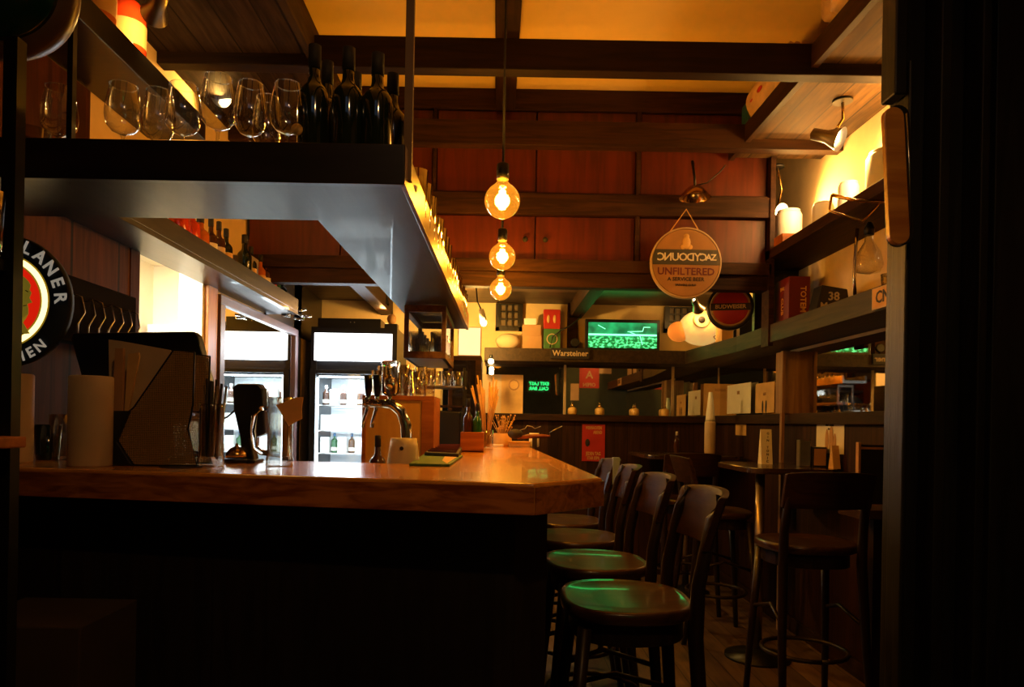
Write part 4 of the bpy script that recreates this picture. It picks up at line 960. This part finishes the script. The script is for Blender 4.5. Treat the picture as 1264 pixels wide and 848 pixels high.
# bar shelf behind: glass shelf unit
YG=3.86; x0,x1=P(500,480,YG).x,P(574,480,YG).x
t = thing('glass_shelf', 'steel two-tier shelf with tumblers behind the orange cabinet', 'shelf', ((x0+x1)/2,YG,1.12)); w=(x1-x0)/2
zs1=P(540,476,YG).z-1.12; zs2=P(540,500,YG).z-1.12
MB().box(-w,w,0,.22,zs1-.01,zs1).build('upper_plate', M['steel'], t); MB().box(-w,w,0,.22,zs2-.01,zs2).build('lower_plate', M['beam'], t)
for x in (-w,w-.012):
    for y in (0,.208): MB().box(x,x+.012,y,y+.012,-1.12,zs1+.10).build('upright', M['blackm'], t)
MB().box(-w+.02,w-.02,.02,.2,-1.12,zs2-.03).build('cabinet_body', M['blackm'], t, .01)
for i in range(5): tumbler(((x0+x1)/2-w+.045+i*(2*w-.09)/4, YG+.07, 1.12+zs1), .085,.030, 'clear tumbler on the upper plate of the steel bar shelf','tumblers on the steel bar shelf')
t['label']='steel two-tier shelf with tumblers behind the orange cabinet'

# ------------------------------------------------------------------ the back shelf
BY = 5.62; BZ = 1.844
c0,c1 = P(724,431,BY), P(813,397,BY)
t = thing('television', 'wide green-lit television showing a football pitch on the back shelf', 'television', ((c0.x+c1.x)/2,BY,BZ)); w=(c1.x-c0.x)/2; h=c1.z-BZ
MB().box(-w-.012,w+.012,0,.04,0,h+.012).build('housing', M['black'], t, .004)
tv = bpy.data.materials.new('television_picture'); tv.use_nodes = True; nt = tv.node_tree; b=nt.nodes['Principled BSDF']
b.inputs['Base Color'].default_value=(.01,.01,.01,1)
tc=nt.nodes.new('ShaderNodeTexCoord'); sp=nt.nodes.new('ShaderNodeSeparateXYZ'); nt.links.new(tc.outputs['Object'],sp.inputs[0])
n1=nt.nodes.new('ShaderNodeTexNoise'); n1.inputs['Scale'].default_value=34; n1.inputs['Detail'].default_value=3
mp=nt.nodes.new('ShaderNodeMapping'); mp.inputs['Scale'].default_value=(1,1,1.6); nt.links.new(tc.outputs['Object'],mp.inputs[0]); nt.links.new(mp.outputs[0],n1.inputs['Vector'])
gt=nt.nodes.new('ShaderNodeMapRange'); gt.inputs['From Min'].default_value=h*.42; gt.inputs['From Max'].default_value=h*.50; gt.inputs['To Min'].default_value=1; gt.inputs['To Max'].default_value=0; nt.links.new(sp.outputs['Z'],gt.inputs['Value'])
cr_=nt.nodes.new('ShaderNodeValToRGB'); cr_.color_ramp.elements[0].position=.47; cr_.color_ramp.elements[1].position=.62
cr_.color_ramp.elements[0].color=(.0,.13,.02,1); cr_.color_ramp.elements[1].color=(.12,1.0,.30,1); nt.links.new(n1.outputs['Fac'],cr_.inputs['Fac'])
n2=nt.nodes.new('ShaderNodeTexNoise'); n2.inputs['Scale'].default_value=9; nt.links.new(tc.outputs['Object'],n2.inputs['Vector'])
cr2=nt.nodes.new('ShaderNodeValToRGB'); cr2.color_ramp.elements[0].color=(.0,.10,.03,1); cr2.color_ramp.elements[1].color=(.01,.34,.10,1); cr2.color_ramp.elements[0].position=.35; cr2.color_ramp.elements[1].position=.65; nt.links.new(n2.outputs['Fac'],cr2.inputs['Fac'])
mx=nt.nodes.new('ShaderNodeMix'); mx.data_type='RGBA'; nt.links.new(gt.outputs[0],mx.inputs['Factor']); nt.links.new(cr2.outputs[0],mx.inputs['A']); nt.links.new(cr_.outputs[0],mx.inputs['B'])
nt.links.new(mx.outputs['Result'],b.inputs['Emission Color']); b.inputs['Emission Strength'].default_value=1.7
scn=MB().box(-w+.012,w-.012,-.002,0,.022,h-.014).build('screen', tv, t)
MB().box(-w+.014,w-.014,-.0035,-.002,h*.50,h*.56).build('pitch_line', emis('pale_green_line',(.2,1,.5),2.2), scn)
mbx=MB(); 
for p_,q_ in (((.04,.64),(.16,.66)),((.06,.62),(.14,.50)),((.14,.50),(.16,.20)),((.16,.66),(.17,.80)),((-.2,.85),(-.14,.72)),((.17,.80),(.22,.80))):
    mbx.bar((p_[0],-.003,h*p_[1]),(q_[0],-.003,h*q_[1]),.005,.002)
mbx.build('player_lines', MATS['pale_green_line'], scn)
light('AREA', (t.location.x,BY-.03,BZ+h*.6), 0.7, (.01,.9,.10), target=(t.location.x-.25,BY-2.2,1.9), shape=(w*1.8,.16), name='television_glow')
def bbox(px0,px1,py0,py1,dep,name,mat,label,cat,Y=BY,z=BZ,lid=None):
    a=P(px0,py1,Y); b_=P(px1,py0,Y); t=thing(name,label,cat,((a.x+b_.x)/2,Y,z)); w=(b_.x-a.x)/2; h=b_.z-z
    MB().box(-w,w,0,dep,0,h).build('box_body', M[mat] if isinstance(mat,str) else mat, t, .003)
    if lid: MB().box(-w-.002,w+.002,-.003,dep+.002,h*.75,h).build('lid', M[lid], t, .002)
    return t,h
t,h=bbox(645,669,415,430,.12,'carton','card','lower brown carton of the pair on the back shelf','box')
t,h2=bbox(645,668,401,415,.12,'carton','card','upper brown carton of the pair on the back shelf','box',z=BZ+h)
t,h3=bbox(647,662,393,401,.06,'carton','white','small white carton on top of the two brown cartons','box',z=BZ+h+h2)
t,h=bbox(671,692,406,430,.08,'tin','green','dark green tin with a pale circle under the red tin','tin')
MB().lathe([(.045,0),(.045,.003),(.036,.003),(.036,0)],(0,-.001,h*.5),24,rot=Matrix.Rotation(PI/2,3,'X'),cap=False).build('circle_print', M['beige'], t)
t,h2=bbox(671,692,382,406,.08,'tin','red','red tin standing on the green tin','tin',z=BZ+h)
MB().ball((-.03,-.001,h2*.5),.012,(1,.2,2.8)).ball((.02,-.001,h2*.5),.012,(1,.2,2.8)).build('flame_print', M['kraft'], t)
c=P(627,417,BY); t=thing('cushion','pale oval cushion-like bag lying on the back shelf below the window','bag',(c.x,BY+.06,BZ))
MB().ball((0,0,.065),.10,(1.0,.6,.65)).build('bag_body', M['beige'], t); MB().tube([(-.09,-.03,.04),(-.10,-.04,-.04),(-.11,-.05,-.12)],.003,6).build('strap', M['beige'], t)
c=P(710,427,BY); t=thing('desk_fan','small dark round fan beside the television','fan',(c.x,BY+.02,BZ))
MB().lathe([(.03,-.01),(.036,0),(.036,.012),(.03,.02)],(0,0,.06),20,axis='Y').build('fan_head', M['black'], t); MB().lathe([(.025,0),(.022,.01),(.006,.02),(.006,.04)],(0,0,0),16).build('foot', M['black'], t)
o=tag(MB().tube([P(718,378,5.6),P(716,392,5.6),P(704,402,5.6),P(692,408,5.6),P(682,416,5.6),P(679,429,5.6)],.006,8).build('cable', M['rubber'], None),'dark cable curving down the back wall left of the television','cable')
# shelf plate with name
a=P(680,442.5,5.53); b_=P(728,430,5.53)
t=thing('name_plate','dark plate with pale lettering on the front of the back shelf','sign',((a.x+b_.x)/2,5.548,(a.z+b_.z)/2)); w=(b_.x-a.x)/2; h=(b_.z-a.z)/2
MB().box(-w,w,-.012,0,-h,h).build('plate', M['ink'], t, .002); text([('Warsteiner',0,0,.062,.98)], M['beige'], t, origin=(0,-.0135,0))
# fish lantern
c=P(866,415,5.2)
t=thing('fish_lantern','glowing cream and orange fish head lantern on the corner shelf','lantern',(c.x,5.2,BZ)); zc=.135
fb=MB().ball((0,0,zc),.165,(1.05,.75,.80),28)
for v in fb.bm.verts:
    if v.co.x>.02: v.co.z=zc+(v.co.z-zc)*(1-.35*(v.co.x-.02)/.16)-.02*(v.co.x/.16)
fb.build('fish_body', M['fish'], t)
MB().ball((-.17,0,zc-.03),.085,(1,.7,.9),20).build('tail_fin', flat('orange_lantern_paper',(.8,.25,.04),.7,emit=(1,.28,.03),es=.5,var=.1), t)
MB().lathe([(.062,-.01),(.060,.014),(.054,.014)],(-.035,-.112,zc+.045),24,rot=Matrix.Rotation(PI/2,3,'X'),cap=False).build('eye_ring', M['kraft'], t)
MB().ball((-.035,-.118,zc+.045),.026,(1,.6,1)).build('eye', M['ink'], t)
MB().tube([(.05,-.125,.055),(.10,-.11,.085),(.17,-.06,.09)],.003,6).tube([(.05,-.125,.055),(.07,-.125,.035),(.13,-.1,.03)],.003,6).build('mouth_line', M['ink'], t)
light('POINT',(c.x+.14,5.02,BZ+.30),3,(1,.5,.12),.03,name='lantern_spot')
spot_lamp((P(862,377,4.95).x,4.98,P(862,377,4.95).z-.0),(c.x+.08,5.25,1.95),'clamp spot lamp leaning over the fish lantern',.8,(-.05,-.02,.06),4)
for px,lb in ((884,'black picture frame left behind the round red sign'),(922,'black picture frame leaning beside the cabinet upright')):
    pass
t=thing('picture_frame','black picture frame leaning on the corner shelf beside the cabinet upright','picture',(P(922,400,4.75).x,4.75,BZ)); 
MB().box(-.09,.07,0,.012,0,.20).build('frame', M['black'], t, .003); MB().box(.04,.055,-.003,0,.02,.17).box(-.07,-.05,-.003,0,.02,.1).build('print', M['paper'], t)
o=tag(MB().box(-.05,.05,-.07,.07,0,.17).build('paper_carton', M['kraft'], None,.003),'tan carton standing right of the fish lantern','carton'); o.location=(P(895,420,4.95).x+.02,5.0,BZ)

# mirror ledge items
for px,lb in ((707,'leftmost small tealight lantern on the ledge under the mirror'),(741,'second small tealight lantern from the left on the ledge'),(784,'third small tealight lantern from the left on the ledge'),(821,'rightmost small tealight lantern on the ledge under the mirror')):
    t=thing('candle_jar',lb,'candle holder',(P(px,511,5.80).x,5.805,1.325),0,'small lanterns on the mirror ledge')
    MB().lathe([(.028,0),(.034,.01),(.034,.045),(.028,.055),(.012,.062)],(0,0,0),18).build('jar', M['gold'], t)
    MB().lathe([(.012,.06),(.010,.075),(.004,.085),(.003,.105),(0,.107)],(0,0,0),12).build('lid', M['brass'], t)
# posters
def poster(px0,px1,py0,py1,Y,lines,mat,tmat,label,wall='back',cat='poster'):
    a=P(px0,py1,Y); b_=P(px1,py0,Y); t=thing('poster',label,cat,((a.x+b_.x)/2,Y,a.z)); w=(b_.x-a.x)/2; h=b_.z-a.z
    MB().box(-w,w,-.003,0,0,h).build('sheet', M[mat] if isinstance(mat,str) else mat, t)
    if lines: text([(s,x*w,z*h,sz*h,xs) for s,x,z,sz,xs in lines], M[tmat], t, origin=(0,-.0042,0))
    return t,w,h
t,w,h=poster(718,747,524,569,YB-.034,[('WEIHNACHTEN',0,.90,.12,.5),('ABEND',.35,.78,.12,.6),('JEDEN TAG',0,.20,.13,.6),('STAR ESPR',0,.08,.12,.6)],'red','kraft','red poster with pale lettering on the dark wainscot')
MB().ball((-.05,-.005,h*.5),.02,(1,.2,1.6)).build('printed_figure', M['ink'], t)
struct('wall_partition', MB().box(1.0,XR,1.705,1.72,0,ZC), MATS['dark_green_wall'])
t=thing('poster','small red poster on the partition behind the entrance, read in the back mirror','poster',(1.325,1.722,1.76)); w=.14; h=.37
MB().box(-w,w,0,.003,0,h).build('sheet', M['red'], t); text([('ABSI',0,h*.84,.085),('A',0,h*.5,.15),('OPEN',0,h*.12,.07)], M['beige'], t, facing='+Y', origin=(0,.0042,0))
for (x,z,w,h,lb) in ((1.12,1.70,.06,.12,'narrow cream note left of the red poster on the partition'),(1.55,2.02,.09,.05,'wide pale note right of the red poster on the partition')):
    t=thing('note',lb,'note',(x,1.722,z)); MB().box(-w,w,0,.003,-h,h).build('sheet', M['beige'], t)
t,w,h=poster(594,646,463,511,YB-.012,[],'kraft','ink','yellowish paper poster with a round stamp on the back mirror')
MB().box(-w,-w*.05,-.005,-.003,0,h).build('folded_flap', M['beige'], t); MB().lathe([(.045,0),(.045,.002),(.034,.002),(.034,0)],(w*.55,-.003,h*.75),20,rot=Matrix.Rotation(PI/2,3,'X'),cap=False).build('stamp', M['card'], t)
t,w,h=poster(868,903,474,513,5.80,[('BIER',0,.8,.12,.8)],'kraft','card','cream sheet standing on the ledge in the back right corner');  # added sheet in place of a pale reflection in the corner mirror
t,w,h=poster(1,1,1,1,5,[],'kraft','ink','x') if 0 else (None,0,0)
# LED sign behind the camera, read in the mirror
t=thing('led_sign','green two-line LED sign on the entrance wall, seen in the mirror','sign',(.79,YF+.01,1.93))
MB().box(-.23,.23,0,.03,-.11,.11).build('housing', M['black'], t,.004); text([('EXIT LAST',0,.045,.085,.95),('CALL BAR',0,-.045,.085,.95)],M['led'],t,facing='+Y',origin=(0,.032,0))
for (x,z,w_,h_,lb,mt) in ((2.0-.6,1.95,.2,.14,'pale notice on the entrance wall beside the LED sign','paper'),(.2,1.7,.22,.35,'tan poster on the entrance wall left of the LED sign','kraft')):
    t=thing('poster',lb,'poster',(x,YF+.001,z)); MB().box(-w_,w_,0,.004,-h_,h_).build('sheet',M[mt],t)

# right wainscot sheet and table things
def rwall(px0,px1,py0,py1,lines,mat,tmat,label):
    Ya=1.835*F/(px0-CX); Yb=1.835*F/(px1-CX); a=P(px0,py1,Ya); b_=P(px0,py0,Ya); t=thing('poster',label,'poster',(1.838,(Ya+Yb)/2,a.z)); w=(Ya-Yb)/2; h=b_.z-a.z
    MB().box(-.003,0,-w,w,0,h).build('sheet',M[mat],t)
    if lines: text([(s,x*w,z*h,sz*h,xs) for s,x,z,sz,xs in lines],M[tmat],t,facing='-X',origin=(-.0042,0,0))
    return t,w,h
t,w,h=rwall(1008,1042,519,558,[('HAPPY HOUR',0,.86,.11,.75),('alle tage',0,.74,.08,.8)],'paper','ink','white sheet with bottle pictures on the right wainscot')
MB().ball((-.004,.03,h*.35),.02,(.1,1,3.5)).ball((-.004,-.02,h*.4),.025,(.1,1,3.2)).ball((-.004,-.06,h*.32),.018,(.1,1,3)).build('bottle_pictures',M['card'],t)
t,w,h=rwall(897,926,476,511,[('BAR',0,.7,.16,.8)],'paper','card','cream sheet on the mirror left of the light post')  # added sheet in place of a pale reflection in the side mirror
t,w,h=rwall(932,955,474,510,[('GINS',0,.62,.14,.8)],'kraft','card','orange sheet with small bottle pictures beside the light post')  # another added sheet, imitates an orange patch reflected in the mirror
MB().ball((-.004,.03,h*.2),.015,(.1,1,3)).ball((-.004,-.03,h*.2),.015,(.1,1,3)).build('bottle_pictures',M['ink'],t)
t,w,h=rwall(908,921,520,537,[],'kraft','ink','small tan notice on the wainscot in the back corner')
t=thing('cup_stack','tall tapering stack of cream paper cups on the far table','cups',(P(876,561,5.2).x,5.2,1.035)); MB().lathe([(.035,0),(.040,.02),(.040,.24),(.036,.25)],(0,0,0),24).build('cup_sleeve',M['beige'],t)
hh=P(876,484,5.2).z-1.035; MB().lathe([(.036,.25),(.034,.27),(.015,hh)],(0,0,0),24).build('inner_cups',M['paper'],t)
bottle((P(835,561,5.2).x,5.2,1.035),P(835,533,5.2).z-1.035,.022,'brownbottle','small bottle with pale cap on the far high table',None,None,'paper')
def standee(px0,px1,py0,Y,mat,label,lines=None,tm='ink',dep=.03,cat='menu',name='menu_stand'):
    a=P(px0,560,Y); b_=P(px1,py0,Y); t=thing(name,label,cat,((a.x+b_.x)/2,Y,1.035)); w=(b_.x-a.x)/2; h=b_.z-1.035
    MB().prism([(-dep,0),(dep,0),(.003,h),(-.003,h)],-w,w,'YZ').build('card',M[mat],t)
    return t,w,h
t,w,h=standee(938,952,530,4.05,'paper','tall cream table menu card left on the near high table')
text([(c_,0,h*(.88-.1*i),.019) for i,c_ in enumerate('GIN TONIC')],M['ink'],t,origin=(0,-.034,0))
t,w,h=standee(1026,1035,550,3.70,'kraft','slim tan menu card on the right of the near high table')
a=P(985,560,3.85);
t=thing('menu_holder','white framed card holder beside the napkin box','menu',(P(992,565,3.85).x,3.85,1.035)); hh=P(992,543,3.85).z-1.035
MB().box(-.032,.032,-.02,.02,0,hh).build('frame',M['steel'],t,.002); MB().box(-.026,.026,-.022,-.02,.006,hh-.006).build('card',flat('blue_grey_print',(.10,.11,.15),.5,var=.5),t)
t=thing('napkin_box','wooden napkin box on the near high table','box',(P(1008,565,3.85).x+.0,3.85,1.035))
MB().box(-.038,.038,-.04,.04,0,.11).build('box_body',M['black'],t,.003); MB().box(-.032,.032,-.043,-.04,.01,.10).build('front_plate',M['card'],t)
# chalk board at right edge
t=thing('chalkboard_stand','small black framed menu board standing by the door post','menu',(P(1082,590,3.0).x,3.05,0))
MB().box(-.05,.10,0,.02,.92,1.18).build('board',M['black'],t,.003); MB().box(-.055,-.045,-.004,.02,.90,1.19).box(-.05,.10,-.004,0,1.16,1.17).build('edge',M['card'],t)
MB().box(-.07,.15,-.06,.14,.86,.90).build('ledge',M['table'],t,.003); MB().box(.03,.07,.02,.06,0,.86).build('leg',M['chair'],t)

# hanging board on the door post
t=thing('hanging_board','long rounded orange wooden board with black rim hanging on the door post','board',(0,0,0))
def cap_poly(p0,p1,r,Y,n=10):
    a=P(*p0,Y); b_=P(*p1,Y); r_=r*Y/F; pts=[]
    for i in range(n+1):
        an=PI*i/n; pts.append((a.x+r_*math.cos(an),a.z+r_*math.sin(an)))
    for i in range(n+1):
        an=PI+PI*i/n; pts.append((b_.x+r_*math.cos(an),b_.z+r_*math.sin(an)))
    return pts
MB().prism(cap_poly((1104,144),(1111,289),12.5,1.54),1.54,1.555,'XZ').build('face',M['orange_wood'],t,.002)
MB().prism(cap_poly((1108,144),(1113,289),14,1.56),1.556,1.58,'XZ').build('backing',M['black'],t,.002)
MB().tube([P(1119,140,1.55),P(1122,200,1.55),P(1123,285,1.55)],.003,6).build('metal_edge',M['steel'],t)
MB().box(P(1104,200,1.58).x,P(1118,200,1.58).x,1.575,1.605,P(0,205,1.58).z,P(0,195,1.58).z).build('bracket',M['blackm'],t)

# bags on the right loft
def bag(c,dim,label,mat,red=True,seed=1):
    random.seed(seed); t=thing('cloth_bag',label,'bag',c)
    b_=MB(); bmesh.ops.create_icosphere(b_.bm,subdivisions=4,radius=1)
    ph=[random.uniform(0,6) for _ in range(6)]
    for v in b_.bm.verts:
        d=1+.10*math.sin(5*v.co.x+ph[0])*math.cos(4*v.co.z+ph[1])+.07*math.sin(11*v.co.y+ph[2]+6*v.co.z)+.04*math.sin(19*v.co.x+ph[3]+9*v.co.z)
        v.co=Vector((math.copysign(abs(v.co.x)**.7,v.co.x)*dim[0]*d,math.copysign(abs(v.co.y)**.7,v.co.y)*dim[1]*d,math.copysign(abs(v.co.z)**.7,v.co.z)*dim[2]*d))
    for f_ in b_.bm.faces: f_.smooth=True
    b_.build('bag_body',M[mat],t)
    if red:
        r_=MB()
        for k_ in range(4): r_.ball((-dim[0]*.98,-dim[1]*(.6-.35*k_),dim[2]*(.2-.12*k_)),.018,(.4,1.8,.7),10)
        r_.build('red_print',M['red'],t)
bag((1.42,2.72,3.02),(.11,.20,.14),'crumpled cream cotton bag on the right loft above the front beam','cloth',True,3)
bag((1.44,2.36,3.02),(.10,.12,.09),'bright red knitted bundle on top of the cream bag','redcloth',False,4)
bag((1.42,3.52,2.975),(.11,.30,.10),'long cream cloth bag hanging over the right loft edge behind the front beam','cloth',True,5)
o=tag(MB().box(-.03,.05,-.05,.05,0,.17).build('plastic_crate',M['blue'],None,.01),'blue plastic container behind the long cloth bag on the loft','container'); o.location=(1.40,3.93,2.90)
# small red flag object left loft, wall items behind left sign
o=tag(MB().prism([(0,0),(.10,0),(.10,-.09)],-.01,.01,'XZ').build('red_pennant',M['red'],None),'small red pennant hanging on the left loft edge behind the bottles','pennant'); o.location=(-.98,3.72,2.80-.003)
t=thing('key_rack','dark cluttered rack with wire hooks on the panelled left wall','rack',(-1.46,2.42,1.55))
MB().box(-.01,.05,-.16,.30,-.06,.16).build('rack_body', flat('matte_black_board',(.008,.007,.006),.95,spec=.03), t, .006)
hk=MB()
for i in range(7):
    y=-.12+i*.06; hk.tube([(.05,y,.10-.02*(i%2)),(.08,y+.01,.09),(.085,y+.02,.04),(.07,y+.01,.0),(.08,y-.01,-.04)],.003,6)
hk.build('hook',M['steel'],t)
t=thing('espresso_cups','small steel cup rack in front of the panelled wall','rack',(-1.30,2.35,1.30))
# dark clutter left between rolls
for i,(px,h_,r_,lb) in enumerate(((50,.10,.035,'dark glass jug between the two paper rolls'),(68,.13,.035,'cloudy drinking glass right of the dark jug'))):
    tumbler((P(px,577,1.95).x,1.98,ZT),h_,r_,lb,'glasses between the paper rolls','winebottle' if i==0 else 'tumbler')
bpy.data.objects.remove(t)
# back bar cabinet along left wall
t=thing('back_bar','dark back bar counter along the left wall below the mirror','counter',(-1.3,3.6,0))
MB().box(-.185,.13,-.02,1.3,.86,.90).build('worktop',M['steel'],t,.004); MB().box(-.185,.10,0,1.28,0,.86).build('cabinet_body',M['blackm'],t)
# chrome pourer at shelf end (seen as crumpled metal)
t=thing('cable_bundle','silvery tangle of fittings at the end of the back bar shelf','fitting',(-1.33,4.55,1.93))
r_=MB(); random.seed(5)
for i in range(14): 
    a=Vector((random.uniform(-.05,.05),random.uniform(-.05,.05),random.uniform(-.03,.04))); r_.tube([a,a+Vector((random.uniform(-.06,.06),random.uniform(-.06,.06),random.uniform(-.02,.02)))],.008,7)
r_.build('fittings',M['chrome'],t)
# bulb added near the counter end, standing in for a pendant reflection
c=P(606,446,5.45)
t=thing('bulb_reflection','small glowing bulb under the back shelf above the dry sticks','lamp',c)
MB().ball((0,0,0),.022).build('bulb',M['hot'],t); MB().lathe([(.014,.015),(.014,.05),(0,.052)],(0,0,0),12).build('socket',M['blackm'],t)
light('POINT',(c.x,c.y-.05,c.z-.03),1.6,(1,.55,.18),.02,name='bulb_reflection_glow')
# wall lamp left of pendants at back: strong glow on back wall
t=thing('spot_lamp','white spot lamp at the left back corner washing the back wall','lamp',P(594,382,5.2),0,'clamp spot lamps under the loft')
MB().tube([(0,0,0),(.01,0,-.05),(.02,.02,-.09)],.02,12,[.018,.024,.03]).build('lamp_shade',M['white'],t); MB().ball((.02,.02,-.10),.022).build('bulb',M['hot'],t); MB().tube([(0,0,0),(-.03,0,.06),(-.04,0,2.25-t.location.z)],.006,6).build('arm',M['blackm'],t)
light('POINT',t.location+Vector((-.02,-.02,-.16)),34,(1,.56,.12),.03,name='back_corner_glow')
t=thing('spot_lamp','small spot lamp above the fridge near the back left corner','lamp',(-.9,5.5,2.16),0,'clamp spot lamps under the loft')
MB().lathe([(.02,.09),(.03,.06),(.045,0)],(0,0,0),20,cap=False).build('lamp_shade',M['blackm'],t); MB().ball((0,0,.02),.02).build('bulb',M['hot'],t)
light('POINT',(-.9,5.5,2.12),5,(1,.5,.15),.03,name='fridge_top_glow')
# kitchen light
light('AREA',(-1.72,3.0,2.07),30,(1,.84,.56),target=(-1.72,3.1,0),shape=(.3,.8),name='kitchen_light')
o=tag(MB().box(-.10,.10,-.35,.35,-.02,0).build('ceiling_light',M['tube'],None),'bright light tube on the kitchen ceiling beyond the opening','light'); o.location=(-1.74,3.0,2.09)

# floor clutter under the counter at left
t=thing('floor_carton','brown carton on the floor at the left before the bar front','box',(P(55,800,1.6).x,1.62,0)); MB().box(-.14,.14,-.12,.12,.0,P(55,757,1.6).z).build('box_body',flat('shaded_cardboard',(.05,.028,.013),.9),t,.004)  # cardboard darkened, shade before the bar front put into the colour
spot_lamp((.25,.05,2.78),(.12,1.5,1.25),'warm ceiling spot lamp over the entrance, above the camera',1,(.0,.0,.40),26,(1,.46,.11),1.5)
# ceiling bounce lamps: two small uplights standing on the overhead cabinets and shelf top (warm)
for (x,y,z,p,lb) in ((-.45,2.55,2.45,0,''),):
    pass

# ------------------------------------------------------------------ extra real light
light('AREA',(.2,-.6,3.1),0.7,(.45,.65,1),target=(.2,1.5,1.0),shape=(1.5,.5),name='street_light')
wd=bpy.data.worlds.new('world'); bpy.context.scene.world=wd; wd.use_nodes=True
wd.node_tree.nodes['Background'].inputs[0].default_value=(.25,.35,.6,1); wd.node_tree.nodes['Background'].inputs[1].default_value=.02

# ------------------------------------------------------------------ camera
cam=bpy.data.cameras.new('camera'); co=bpy.data.objects.new('camera',cam); C.objects.link(co)
cam.sensor_width=36; cam.sensor_fit='HORIZONTAL'; cam.lens=36*F/1264
cam.shift_x=(632-CX)/1264; cam.shift_y=(CY-424)/1264; cam.clip_start=.02
co.matrix_world=Matrix.Translation((0,0,H)) @ Matrix.Rotation(PI/2,4,'X') @ Matrix.Rotation(ROLL,4,'Z')
sc_=bpy.context.scene; sc_.camera=co
sc_.view_settings.view_transform='Standard'; sc_.view_settings.look='None'; sc_.view_settings.exposure=0; sc_.view_settings.gamma=1; sc_.view_settings.use_curve_mapping=False
